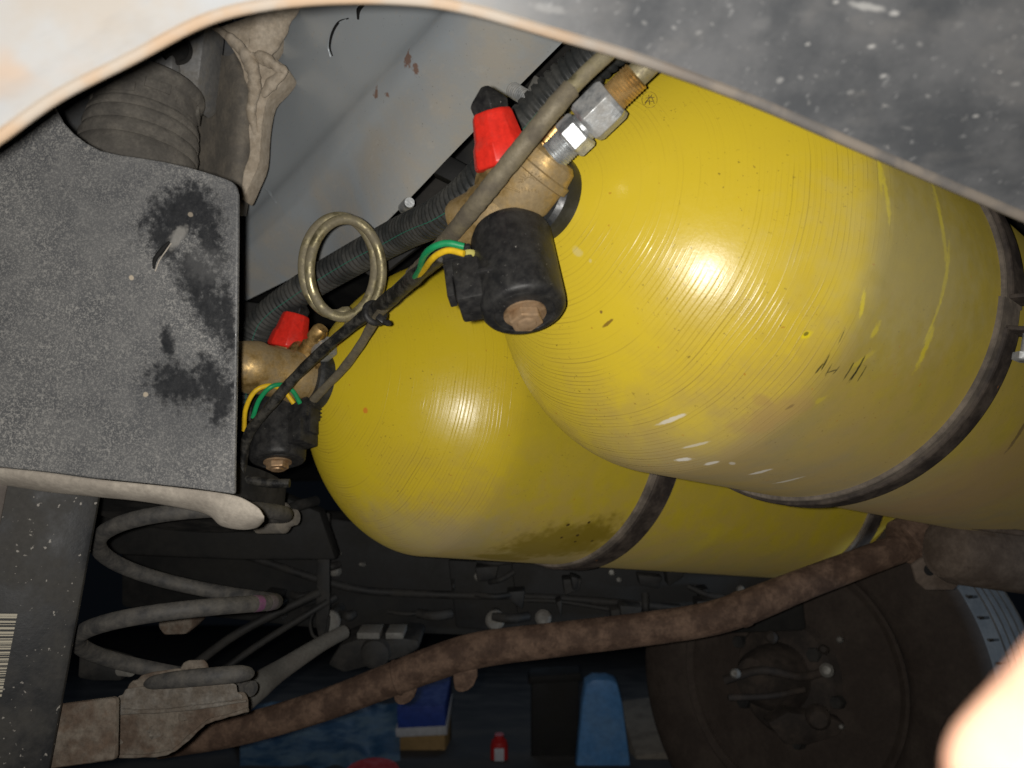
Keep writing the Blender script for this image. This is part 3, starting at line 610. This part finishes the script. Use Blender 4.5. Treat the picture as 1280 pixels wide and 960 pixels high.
gridsheet('rolled_flange', rws, m_tan, T, sub=5)
# ------------------------------------------------------------------ strut bar with the barcode sticker
T = thing('strut_bar', U(20, 960, .53), 'black square strut bar with a barcode sticker below the guard plate', 'strut')
m_strut = grime('strut_paint', (.018, .019, .021), (.062, .058, .051), .7, 22, .5, 0, .3, 260, speck=(330, .68, (.30, .28, .25)))
t0, t1 = U(74, 560, .545), U(-12, 1010, .515); d = (t1-t0).normalized(); right = UD((1, .62, 0)); right = (right-d*right.dot(d)).normalized(); back = d.cross(right).normalized()
if back.dot(FWD) < 0: back = -back
obox('bar', (t0+t1)/2, d, (.0300, .022, (t1-t0).length/2), m_strut, T, .005, roll=(right, back, d))
obox('edge_strip', (t0+t1)/2-right*.0290-back*.0205, d, (.0035, .0028, (t1-t0).length/2), grime('strut_edge', (.10, .085, .075), (.22, .19, .16), .8, 40, .8), T, .002, roll=(right, back, d))
def barcode_mat():
    m = Mat('barcode_print'); L = m.vec('DOT_PRODUCT', m.co, tuple(d), out=1)
    n = m.nd('TexNoise', 0, {'W': m.math('MULTIPLY', L, 700), 'Scale': 1.0, 'Detail': 1}, noise_dimensions='1D')
    n2 = m.vec('DOT_PRODUCT', m.vec('SUBTRACT', m.co, tuple(U(10, 800, .53))), tuple(right), out=1)
    bars = m.math('MULTIPLY', m.math('GREATER_THAN', n, .5), m.math('LESS_THAN', n2, .0035))
    return m.fin(m.mix(bars, (.46, .42, .33), (.03, .03, .03)), .7)
c = U(2, 810, .529-.0)
fc = (t0+t1)/2-back*.0223
q = U(-6, 808, .52); q = q-back*((q-fc).dot(back))
obox('barcode_sticker', q, d, (.0088, .0002, .027), barcode_mat(), T, .0, roll=(right, back, d))
obox('lower_lug', U(104, 915, .545), UD((1, .1, .1)), (.004, .021, .024), m_seat, T, .003)
# ------------------------------------------------------------------ coil spring and its seat
cu = Vector((0, .11, 1)).normalized(); sc0 = U(230, 753, .66)
ra = .0752; ex = Vector((1, 0, 0)); ey = cu.cross(ex).normalized()
if ey.dot(FWD) < 0: ey = -ey
pitch = .078; sp = []
for k in range(-70, 39):
    th = 2*math.pi*k/44                          # th=0 right-hand end of the marked turn
    sp.append(sc0+cu*(-pitch*th/(2*math.pi))+ex*ra*math.cos(th)-ey*ra*math.sin(th))
T = thing('coil_spring', sc0-cu*.15, 'dark coil spring with a faded pink paint mark, on the rusty seat', 'coil spring')
V, Fc, _ = sweep(sp, .0067, 18); mk('wire', V, Fc, m_spring, T)
def spt(th): return sc0+cu*(-pitch*th/(2*math.pi))+ex*ra*math.cos(th)-ey*ra*math.sin(th)
for a, b, colr in ((.30, .40, (.16, .06, .13)), (.02, .16, (.12, .10, .11)),):
    V, Fc, _ = sweep([spt(a+(b-a)*i/6) for i in range(7)], .0068, 18); mk('paint_mark', V, Fc, grime('pink_mark', colr, (.10, .09, .08), .6, 90, .6), T)
T = thing('spring_seat_bracket', U(210, 940, .64), 'rusty pressed steel spring seat at lower left', 'spring seat')
SEATD = (U(230, 895, 1)-U(230, 895, .5)).normalized()
m_seat2 = grime('grey_dusted_pressing', (.115, .095, .075), (.185, .17, .15), .85, 60, .9, 0, .7, 300, var=.5)
extrude('lower_pan', [(121, 940), (122, 912), (127, 898), (136, 889), (150, 880), (200, 878), (262, 870), (306, 864), (311, 874), (311, 887), (284, 896), (262, 902), (247, 913), (234, 926), (221, 936), (205, 943), (176, 946), (128, 946)], .600, .05, m_seat, T, .0022, angle=12, direction=SEATD)
extrude('mid_ledge', [(139, 888), (143, 877), (149, 869), (153, 869), (157, 861), (176, 858), (240, 858), (292, 854), (296, 856), (297, 866), (303, 868), (304, 874), (262, 880), (200, 887), (152, 889)], .597, .05, m_seat2, T, .0018, angle=12, direction=SEATD)
extrude('upper_ledge', [(158, 863), (161, 855), (166, 850), (172, 850), (176, 844), (190, 840), (222, 835), (268, 837), (281, 846), (286, 857), (200, 866), (176, 866)], .603, .05, m_seat, T, .0018, angle=12, direction=SEATD)
tube('pan_rim', [U(122, 938, .599), U(124, 912, .599), U(132, 897, .598), U(146, 890, .597), U(200, 889, .595), U(262, 882, .595), U(308, 876, .597)], [.0012, .0018, .002, .002, .0018, .0016, .001], m_seat2, T, 10, 10, lump=.2)
tube('pan_rim', [U(126, 945, .599), U(176, 945, .599), U(205, 942, .599), U(221, 935, .599), U(247, 912, .599), U(262, 901, .599), U(284, 895, .599), U(310, 887, .599)], .0015, m_seat, T, 10, 10, lump=.25)
for px, py, rr_ in ((150, 925, .004), (196, 914, .006), (230, 896, .004)): lathe('rust_scale', U(px, py, .6005), -SEATD, [(0, rr_), (.0008, rr_*.8), (.001, rr_*.3)], m_seat2, T, seg=11, jitter=.3)
tube('weld_bead', [U(122, 899, .588), U(123, 915, .588), U(122, 930, .588), U(121, 943, .588)], [.003, .0042, .0038, .003], m_seat, T, 10, 8, lump=.3)
extrude('tongue', [(224, 838), (229, 828), (236, 825), (256, 824), (260, 830), (262, 838)], .602, .03, m_seat, T, .002, direction=SEATD)
tube('coil_end', [U(184, 855, .602), U(192, 853, .595), U(215, 850, .590), U(245, 847, .588), U(280, 844, .590), U(300, 842, .594), U(311, 842, .600), U(315, 843, .606)], [.003, .0052, .0062, .0066, .0066, .0064, .0048, .001], m_spring, T, 16, 8)
extrude('side_lug', [(60, 884), (88, 882), (122, 896), (122, 940), (100, 944), (55, 946)], .575, .05, m_seat, T, .004, slope=.0003, direction=SEATD)
# ------------------------------------------------------------------ bumper lip across the top
edge = [(-160, 300, .235), (-80, 234, .24), (0, 182, .245), (78, 127, .25), (169, 80, .255), (250, 37, .258), (312, 18, .26), (400, 7, .264), (500, 7, .268), (581, 18, .272), (700, 52, .278), (800, 82, .283), (931, 130, .29), (1062, 186, .297), (1175, 234, .303), (1280, 279, .309), (1380, 322, .316), (1500, 376, .325)]
def bumper_mat(sf):
    m = Mat('scuffed_bumper_plastic')
    sx = m.nd('SeparateXYZ', 0, {0: m.co}); x = sx.node.outputs[0]
    n = m.noise(26, 6, .65); col = m.mix(m.step(n, .36, .68), (.066, .070, .076), (.125, .127, .132))
    pale = m.step(x, .05, -.055)                # flash glare on the nearer left end, painted into the colour
    pc = m.mix(m.step(m.noise(20, 5, .6), .38, .66), (.40, .41, .42), (.40, .365, .325)); pc = m.mix(m.math('MULTIPLY', m.step(m.noise(13, 4), .58, .70), .7), pc, (.47, .33, .22))
    col = m.mix(pale, col, pc)
    k = None
    pl = lambda px, py, d: U(px, py, d)
    for px, py, d, r, dv, stt, f in ((1010, 55, .235, 3, (8, -7), 16, .55), (975, 100, .262, 5, (7, -9), 6, .35), (1250, 90, .262, 2.2, (8, -5), 16, .9), (1085, 8, .22, 7, (9, 1), 4, .6), (1118, 16, .22, 5, (9, -3), 3, .7), (1090, 58, .245, 4, (9, -5), 3, .7),
                             (1150, 55, .25, 4, (1, 1), 1, .7), (842, 34, .25, 4, (1, 1), 1, .8), (873, 41, .252, 4.5, (9, -6), 1.6, .7), (1063, 115, .265, 5, (9, -5), 1.3, .7), (1000, 96, .262, 4, (1, 1), 1, .6), (1105, 95, .262, 4, (9, -7), 3, .6), (1220, 145, .275, 4, (9, -5), 2.5, .7), (805, 28, .25, 4, (1, 1), 1, .6),
                             (1045, 2, .21, 4, (9, -6), 6, .7), (1135, 160, .28, 4, (9, 2), 1.5, .5), (890, 30, .25, 2.5, (1, 1), 1, .7), (1020, 95, .26, 3, (1, 1), 1, .6), (1200, 30, .24, 6, (9, -6), 2, .3), (950, 30, .24, 12, (9, -8), 2, .15), (1160, 120, .265, 3, (1, 1), 1, .7), (1270, 105, .265, 4, (9, -5), 6, .3), (690, 12, .245, 8, (9, 2), 3, .25)):
        l = math.hypot(*dv); c_ = sf(px, py); b = m.math('MULTIPLY', m.blob(c_, r*(c_-CAM0).length/F*.5, 1.0, 1.1, 300, (UD((dv[0]/l, 0, -dv[1]/l)), stt*1.8)), f*(.85 if stt > 2 else .32)); k = b if k is None else m.math('MAXIMUM', k, b)
    col = m.mix(k, col, (.55, .54, .52))
    sp = m.step(m.noise(240, 3, .6), .66, .76); col = m.mix(m.math('MULTIPLY', sp, .5), col, (.34, .33, .32))
    scr = m.step(m.noise(1, 3, .6, m.vec('MULTIPLY', m.nd('VectorRotate', 0, {'Vector': m.co, 'Angle': .62}, rotation_type='Y_AXIS'), (50, 300, 520))), .62, .72); col = m.mix(m.math('MULTIPLY', scr, .35), col, (.36, .36, .36))
    stre = m.noise(60, 4, .6, m.vec('MULTIPLY', m.nd('VectorRotate', 0, {'Vector': m.co, 'Angle': .62}, rotation_type='Y_AXIS'), (.3, 1, 1))); col = m.mix(m.step(stre, .5, .75, 0, .28), col, (.22, .21, .20))
    return m.fin(col, .62, 0, m.bump(m.noise(330, 4, .7), .3, .0006), .3)
def lip_mat():
    m = Mat('glare_lip'); sx = m.nd('SeparateXYZ', 0, {0: m.co}); x = sx.node.outputs[0]
    c = m.mix(m.step(m.noise(45, 5), .4, .62), (.46, .40, .335), (.48, .35, .24)); c2 = m.mix(m.step(m.noise(60, 5), .4, .65), (.13, .12, .112), (.21, .18, .15))
    return m.fin(m.mix(m.step(x, -.02, .09), c, c2), .75, 0, m.bump(m.noise(300, 4), .4, .0006))  # lighter towards the left: flash glare put into the lip colour
T = thing('bumper', U(500, -20, .23), 'scuffed bumper skirt with a pale lower edge across the top', 'bumper')
Eg = catmull([U(*e) for e in edge], 8); n = len(Eg); CAMP = Vector((0, 0, CAMZ)); Rws = {}
prof_lip = [(.020, .030), (.008, .014), (.0015, .005), (0, .001), (.0004, -.0015), (.0014, -.0026), (.0030, -.0028), (.0040, -.0014)]
prof_skin = [(.0040, -.0014), (.0062, -.0022), (.013, -.005), (.030, -.0150), (.055, -.031), (.085, -.052), (.13, -.075), (.19, -.09)]
for nm, pf, mt in (('lip', prof_lip, lip_mat()), ('skin', prof_skin, None)):
    V = []; Fc = []; m_ = len(pf)
    for i in range(n):
        tg = (Eg[min(i+1, n-1)]-Eg[max(i-1, 0)]).normalized(); v = (Eg[i]-CAMP).normalized(); up = tg.cross(v)
        if up.z < 0: up = -up
        up = (up-v*up.dot(v)).normalized(); fx = max(0, min(1, (Eg[i].x+.08)/.26)); kk = .35+1.05*fx
        for h, w in pf: V.append(Eg[i]+up*h+v*(w*(kk if nm == 'skin' and h > .009 else 1)))
    for i in range(n-1):
        for j in range(m_-1): Fc.append((i*m_+j, i*m_+j+1, (i+1)*m_+j+1, (i+1)*m_+j))
    ob = mk(nm, V, Fc, mt, T, angle=60)
    if mt is None: ob.data.materials.append(bumper_mat(surf(ob, .25)))
# ------------------------------------------------------------------ rusty exhaust pipe and silencer
T = thing('exhaust_pipe', U(620, 805, .97), 'long rusty exhaust pipe curving below the yellow tanks', 'exhaust pipe')
ep = [(200, 930, .99), (300, 912, .985), (400, 883, .98), (480, 853, .975), (540, 830, .97), (600, 812, .965), (700, 799, .955), (800, 787, .945), (880, 775, .935), (930, 760, .93), (1000, 732, .935), (1080, 702, .95), (1150, 676, .97), (1230, 650, 1.0)]
tube('pipe', [U(*a) for a in ep], [.018, .019, .0195, .0205, .0215, .0218, .0208, .0200, .0200, .0205, .0188, .0178, .018, .018], m_rust, T, 28, 10)
for a, b, r in (((494, 848, .973), (500, 846, .973), .0222), ((920, 764, .931), (934, 759, .931), .0216)):
    between('weld_ring', U(*a), U(*b), [(0, r*.92), (.25, r), (.75, r), (1, r*.92)], m_rust, T, seg=28)
extrude('hanger_lug', [(488, 852), (520, 850), (518, 872), (505, 882), (493, 878)], .965, .02, m_rust, T, .004, sub=2)
extrude('hanger_lug', [(566, 840), (596, 836), (592, 858), (578, 866), (568, 862)], .955, .02, m_rust, T, .004, sub=2)
between('end_flange', U(1128, 680, .955), U(1150, 668, .962), [(0, .026), (.1, .030), (.9, .030), (1, .026)], m_rust, T, seg=24)
T = thing('silencer', U(1240, 720, .86), 'pale dusty silencer box under the front tank at right', 'silencer')
m_sil = grime('dusty_silencer', (.085, .062, .047), (.14, .108, .085), .85, 30, .8, .1, .5, 200)
between('shell', U(1172, 684, .90), U(1420, 720, .98), [(0, .020), (.03, .034), (.08, .040), (.5, .041), (1, .041)], m_sil, T, seg=32)
tube('seam', [U(1182, 652, .862), U(1230, 660, .865), U(1290, 668, .872)], .0035, m_sil, T, 10, 6)
extrude('hanger_bracket', [(1140, 706), (1168, 688), (1206, 680), (1216, 716), (1192, 738), (1158, 738), (1146, 728)], .93, .006, m_sil, T, .002)
lathe('bracket_hole', U(1162, 712, .9285), -FWD, [(0, .007), (.001, .0072), (.0012, .004)], m_hole, T, seg=20)
# ------------------------------------------------------------------ far wheel
T = thing('wheel', U(984, 845, 1.25)-UP*.31, 'far wheel with a ribbed tyre and rusty drum at lower right', 'wheel')
wc = U(984, 845, 1.25); m_tyre = grime('tyre_rubber', (.030, .021, .016), (.048, .036, .028), .8, 20, .85, 0, .3, 150); m_tread = grime('tyre_tread', (.075, .077, .08), (.12, .12, .12), .7, 30, .8, 0, .3, 200)
R_, W_ = .312, .205
lathe('sidewall', wc, AX, [(.012, .188), (.0, .196), (-.004, .205), (-.012, .24), (-.012, .268), (-.004, .292), (.006, .302), (.012, .3045)], m_tyre, T, seg=120)
xs = .012; pr = [(xs, .3045)]
for k, (g0, g1) in enumerate(((.050, .058), (.078, .085), (.106, .113), (.134, .141), (.165, .172))):
    pr += [(g0, R_), (g0+.001, R_-.008), (g1-.001, R_-.008), (g1, R_)]
pr += [(.195, .3045), (.205, .25), (.205, .19)]
tr = lathe('tread', wc, AX, pr, m_tread, T, seg=120, angle=30)
a, b, _ = frame(AX)
for k in range(64):
    t = 2*math.pi*k/64; dv = a*math.cos(t)+b*math.sin(t)
    if dv.z < -.5 or dv.dot(Vector((.6, -.8, 0))) < .3: continue
    obox('tread_sipe', wc+AX*.033+dv*(R_-.0022), dv, (.010, .0016, .003), m_hole, tr, 0, roll=(AX, AX.cross(dv).normalized(), dv))
lathe('rim', wc, AX, [(.0, .190), (-.008, .196), (-.012, .192), (-.006, .182), (.03, .176), (.06, .170), (.07, .10)], m_tyre, T, seg=96)
m_drum = grime('drum_rust', (.022, .017, .014), (.055, .041, .032), .8, 22, .8, .1, .5, 140)
dr = lathe('brake_drum', wc, AX, [(.065, .15), (.02, .150), (.012, .145), (.006, .12), (.010, .10), (-.012, .085), (-.02, .06), (-.024, .03)], m_drum, T, seg=64)
lathe('axle_hub', wc, -AX, [(.0, .055), (.05, .05), (.08, .042), (.10, .03)], m_drum, T, seg=32)
for an, rr, r0 in ((20, .095, .010), (80, .1, .008), (150, .085, .012), (215, .09, .011), (280, .1, .013), (330, .07, .012)):
    t = math.radians(an); hexnut('drum_bolt', wc-AX*.004+(a*math.cos(t)+b*math.sin(t))*rr, -AX, r0, .02, m_dark2, T)
tube('brake_hose', [U(905, 850, 1.14), U(950, 838, 1.13), U(1000, 846, 1.13), U(1035, 838, 1.14)], .006, m_drum, T, 12, 6)
tube('brake_line', [U(910, 872, 1.12), U(960, 870, 1.12), U(1005, 862, 1.13)], .0045, m_drum, T, 10, 6)
for px, py, d_, rr_, mm in ((1034, 838, 1.13, .010, m_casting), (920, 842, 1.12, .007, m_casting), (1030, 812, 1.14, .007, m_drum), (1050, 800, 1.15, .005, m_casting), (965, 797, 1.15, .009, m_drum), (1052, 908, 1.13, .004, m_casting)):
    lathe('hub_bolt', U(px, py, d_), UD((-.5, -1, .4)), [(0, rr_), (.012, rr_), (.016, rr_*.6)], mm, T, seg=14)
lathe('adjuster', U(1022, 895, 1.14), UD((-.3, -1, .1)), [(0, .018), (.012, .017), (.018, .012)], m_drum, T, seg=24)
extrude('caliper_bracket', [(960, 905), (985, 890), (1040, 898), (1058, 905), (1050, 920), (1010, 932), (982, 932)], 1.15, .03, m_drum, T, .004)
# ------------------------------------------------------------------ dark axle, links and bolts in the background
T = thing('axle_beam', U(650, 740, 1.16), 'black axle beam with pale bolt heads behind the exhaust pipe', 'axle beam')
extrude('beam', [(150, 640), (420, 648), (700, 690), (1000, 700), (1010, 790), (700, 800), (420, 790), (150, 760)], 1.20, .08, m_dark, T, .008)
tube('beam_ridge', [U(300, 692, 1.19), U(430, 733, 1.185), U(520, 742, 1.185), U(700, 748, 1.19), U(850, 760, 1.19)], .006, m_dark2, T, 8, 6)
tube('brake_line', [U(640, 750, 1.18), U(700, 752, 1.18), U(780, 764, 1.175), U(860, 770, 1.17)], .0035, m_dark2, T, 8, 6)
for px, py, d_, r in ((619, 774, 1.15, .0145), (412, 776, 1.10, .016)):
    lathe('bolt_head', U(px, py, d_), -FWD, [(0, r), (.006, r), (.009, r*.8), (.0095, r*.2)], m_casting, T, seg=28)
    between('bolt_shank', U(px, py, d_), U(px, py, d_)+FWD*.06, [(0, r*.6), (1, r*.6)], m_dark2, T, seg=12)
for px, py, d_, r in ((421, 714, 1.16, .008), (600, 721, 1.17, .007), (424, 692, 1.17, .004), (765, 716, 1.18, .005), (774, 725, 1.18, .004), (925, 737, 1.18, .006), (680, 772, 1.17, .012), (455, 706, 1.18, .003)):
    lathe('small_bolt', U(px, py, d_), UD((-.2, -1, .3)), [(0, r), (.012, r), (.015, r*.7)], m_casting, T, seg=16)
extrude('cover_plate', [(560, 700), (640, 704), (650, 790), (570, 785)], 1.185, .01, m_dark, T, .003)
for k in range(26):
    px = random.uniform(330, 900); py = random.uniform(690, 770)+(px-400)*.03; d_ = random.uniform(1.12, 1.18); L_ = random.uniform(10, 50); a_ = random.choice((0, 0, .3, 1.5, -.4))
    if k % 2: tube('axle_fitting', [U(px, py, d_), U(px+L_*.5*math.cos(a_), py+L_*.5*math.sin(a_)+3, d_-.01), U(px+L_*math.cos(a_), py+L_*math.sin(a_), d_)], random.uniform(.002, .007), m_dark2, T, 8, 5)
    else: extrude('axle_fitting', [(px, py), (px+L_*.7, py+random.uniform(-4, 4)), (px+L_*.6, py+random.uniform(8, 26)), (px+3, py+random.uniform(8, 24))], d_, .03, random.choice((m_dark, m_dark2)), T, .003)
T = thing('hanger_strap', U(404, 800, 1.06), 'thin dark metal strap hanging beside the coil spring', 'strap')
extrude('strap', [(398, 640), (412, 642), (412, 760), (408, 792), (398, 797), (394, 780)], 1.05, .006, m_dark2, T, .002)
tube('strap_loop', [U(396, 760, 1.05), U(388, 775, 1.05), U(390, 792, 1.05), U(398, 798, 1.05), U(408, 790, 1.05), U(411, 770, 1.05)], .0022, m_dark2, T, 8, 6)
T = thing('control_link', U(330, 870, .88), 'pale grey suspension link behind the rusty spring seat', 'link')
tube('arm', [U(300, 880, .82), U(322, 858, .85), U(350, 838, .90), U(400, 806, .96), U(430, 790, 1.0)], [.013, .015, .012, .0095, .009], m_casting, T, 16, 8)
T = thing('control_rod', U(225, 845, 1.0), 'upper of two thin dark rods slanting behind the coil spring', 'rod', 'thin rods behind the spring')
tube('rod', [U(225, 845, 1.0), U(300, 790, 1.02), U(400, 740, 1.05)], .0058, m_dark2, T, 10, 6)
T = thing('control_rod', U(250, 860, 1.0), 'lower of two thin dark rods slanting behind the coil spring', 'rod', 'thin rods behind the spring')
tube('rod', [U(250, 860, 1.0), U(320, 808, 1.02), U(410, 752, 1.05)], .0045, m_dark2, T, 10, 6)
T = thing('differential_casting', U(470, 830, 1.12), 'grey finned casting above the exhaust pipe, left of centre', 'casting')
extrude('body', [(408, 832), (425, 806), (445, 799), (480, 800), (502, 797), (524, 800), (524, 812), (505, 822), (470, 832), (430, 842)], 1.10, .08, m_dark2, T, .006)
for a0, a1 in ((446, 474), (482, 504)): extrude('fin', [(a0, 791), (a1, 791), (a1, 799), (a0, 799)], 1.09, .04, m_casting, T, .001)
lathe('boss', U(470, 815, 1.10), -FWD, [(0, .022), (.012, .02), (.016, .012)], m_dark2, T, seg=24)
T = thing('bump_bracket', U(205, 800, .82), 'small dusty bracket block seen through the coil spring', 'bracket')
extrude('block', [(197, 770), (240, 765), (241, 785), (232, 794), (204, 795), (197, 785)], .84, .04, m_seat, T, .004)
T = thing('bolt_bracket', U(130, 850, .72), 'dark bracket with a bright bolt behind the lower spring coil', 'bracket')
extrude('plate', [(98, 818), (120, 824), (150, 832), (152, 852), (116, 852), (96, 848)], .74, .03, m_dark2, T, .003)
thread('bolt', U(150, 838, .73), U(164, 839, .72), .005, m_casting, T)
T = thing('spring_tower', U(200, 640, .78), 'dark upper spring mount behind the guard plate', 'spring mount')
lathe('cup', U(230, 640, .74), cu, [(0, .088), (.012, .092), (.03, .092), (.034, .07)], m_dark2, T, seg=40)
extrude('panel', [(60, 600), (330, 610), (400, 640), (420, 700), (300, 700), (60, 690)], 1.0, .03, m_dark, T, .004)
tube('brake_hose', [U(330, 630, .84), U(352, 640, .85), U(372, 632, .87), U(395, 626, .9)], .006, m_dark2, T, 10, 6)
lathe('bushing', U(345, 648, .80), UD((1, -.3, .1)), [(-.025, .010), (-.02, .015), (.01, .016), (.015, .010), (.024, .008)], m_bracket, T, seg=20)
lathe('grease_cap', U(318, 612, .78), UD((.5, -1, -.2)), [(0, .02), (.01, .02), (.016, .012)], m_bracket, T, seg=24)
# dark mounting brackets between rail and conduit
T = thing('tank_cradle', U(560, 250, .78), 'dark steel cradle behind the conduit with a threaded stud', 'cradle')
extrude('cross_plate', [(440, 330), (720, 40), (760, 60), (700, 150), (620, 230), (560, 280), (470, 350)], .80, .01, m_dark2, T, .002)
extrude('cross_bar', [(540, 215), (562, 194), (592, 210), (580, 235)], .70, .02, m_dark, T, .002)
extrude('cross_bar', [(655, 118), (668, 92), (690, 106), (676, 130)], .63, .02, m_casting, T, .002)
thread('stud', U(640, 112, .60), U(668, 128, .585), .0062, m_steel, T, .0022)
between('bolt_end', U(505, 260, .72), U(512, 253, .69), [(0, .0055), (.8, .0055), (1, .0045)], m_steel, T, seg=18)
extrude('side_plate', [(300, 376), (330, 380), (330, 440), (318, 520), (300, 520)], .90, .01, m_dark2, T, .002)
# ------------------------------------------------------------------ workshop clutter behind the car
def crate(name, px0, px1, pt, pb, d, dep, mat, label, cat):
    p0, p1 = U(px0, pb, d), U(px1, pb, d); h = (U(px0, pt, d)-p0).length; T = thing(name, (p0+p1)/2, label, cat); return T, (p0+p1)/2, (p1-p0).length, h
m_bluep = grime('blue_paint', (.08, .22, .46), (.12, .24, .42), .7, 12, .5, 0, .2, 60)
T = thing('blue_post', U(757, 985, 2.2), 'light blue tapered post standing in the background', 'post')
extrude('post', [(716, 1010), (722, 945), (728, 880), (732, 856), (742, 850), (760, 850), (772, 855), (778, 880), (786, 940), (794, 1010)], 2.2, .06, m_bluep, T, .006)
extrude('foot', [(706, 1010), (800, 1010), (804, 1030), (700, 1030)], 2.18, .18, m_bluep, T, .004)
T = thing('dark_post', U(693, 985, 2.3), 'black post left of the light blue post', 'post')
extrude('post', [(664, 1010), (664, 855), (724, 850), (722, 1010)], 2.35, .05, m_dark, T, .006)
extrude('cap', [(660, 856), (662, 846), (726, 842), (727, 852)], 2.34, .07, m_dark, T, .003)
T = thing('blue_sheet', U(400, 985, 2.6), 'crumpled blue plastic sheet on the floor at lower left', 'sheet')
rows = [[U(x, y+random.uniform(-4, 4), 2.75-.25*j+random.uniform(-.05, .05)) for x in range(300, 520, 20)] for j, y in enumerate((880, 915, 950, 985, 1010))]
gridsheet('sheet', rows, grime('blue_plastic', (.035, .10, .20), (.16, .24, .30), .8, 9, .35, 0, .6, 40), T, sub=4)
T = thing('blue_white_box', U(525, 985, 2.4), 'blue box with a white band beyond the exhaust pipe', 'box')
extrude('box', [(496, 884), (556, 882), (557, 908), (497, 911)], 2.45, .25, plain('blue_card', (.02, .05, .26), .6, sc=60), T, .003)
extrude('white_band', [(494, 911), (558, 908), (559, 919), (495, 922)], 2.445, .26, plain('white_card', (.42, .43, .46), .6, sc=60), T, .003)
T = thing('cardboard_box', U(525, 985, 2.5), 'tan cardboard box under the blue and white box', 'box')
extrude('carton', [(497, 922), (556, 919), (558, 1010), (499, 1010)], 2.46, .25, grime('cardboard', (.26, .17, .07), (.18, .12, .05), .8, 12, .8), T, .003)
extrude('dark_opening', [(508, 942), (550, 938), (548, 954), (512, 958)], 2.455, .01, m_dark, T, .001)
T = thing('red_bottle', U(622, 985, 2.3), 'small red bottle with a white label on the floor', 'bottle')
between('bottle', U(624, 1010, 2.3), U(624, 918, 2.3), [(0, .024), (.02, .026), (.85, .026), (.92, .022), (.94, .014), (1, .014)], plain('red_card', (.40, .02, .02), .4), T, seg=24)
extrude('label', [(618, 936), (630, 936), (630, 954), (618, 954)], 2.268, .004, plain('label_paper', (.45, .46, .5), .6), T, .0005)
T = thing('red_basin', U(465, 985, 2.1), 'red plastic basin edge at the bottom beside the blue sheet', 'basin')
between('basin', U(465, 1010, 2.1), U(465, 963, 2.1), [(0, .05), (.1, .055), (.9, .07), (.95, .075), (1, .072)], plain('red_basin_plastic', (.45, .02, .025), .4), T, seg=32)
T = thing('wooden_plank', U(840, 985, 2.3), 'grey wooden plank lying on the floor left of the wheel', 'plank')
extrude('plank', [(795, 945), (860, 936), (878, 952), (884, 975), (795, 980)], 2.3, .4, grime('grey_wood', (.20, .18, .15), (.12, .105, .09), .8, 18, .85), T, .006)
T = thing('dark_rag', U(830, 930, 2.6), 'dark blue rag heap behind the plank', 'rag')
gridsheet('cloth', [[U(790+x*11, 880+j*22+random.uniform(-6, 6), 2.7-.08*j+random.uniform(-.03, .03)) for x in range(9)] for j in range(4)], plain('navy_cloth', (.012, .014, .03), .9), T, sub=4)
# ------------------------------------------------------------------ fingertip at the lower right corner
m = Mat('skin'); c = m.mix(m.step(m.noise(120, 4), .35, .7), (.62, .36, .25), (.55, .28, .19))
m.put(m.b.inputs['Subsurface Weight'], .15); m.put(m.b.inputs['Subsurface Radius'], (.004, .0015, .0008)); m.put(m.b.inputs['Subsurface Scale'], .5)
m_skin = m.fin(c, .5, 0, m.bump(m.noise(900, 3), .25, .0003))
fd = .078
T = thing('finger', U(1420, 830, fd), 'blurred pale fingertip of a person in the lower right corner', 'finger')
fp = [U(1268, 1050, fd), U(1290, 1008, fd), U(1338, 960, fd), U(1405, 895, fd+.002), U(1490, 805, fd+.004), U(1580, 640, fd+.010), U(1700, 560, fd+.02)]
P = catmull(fp, 12); n = len(P); rr = []
for i in range(n):
    t = i/12; base = .0086+.0004*min(t, 5); tip = math.sqrt(max(0.0, 1-(1-min(1, (t+.04)/1.4))**2)); kn = .0006*math.exp(-((t-3)/.5)**2); rr.append(base*tip+kn)
V, Fc, _ = sweep(P, rr, 28); mk('fingertip', V, Fc, m_skin, T)
gv = []
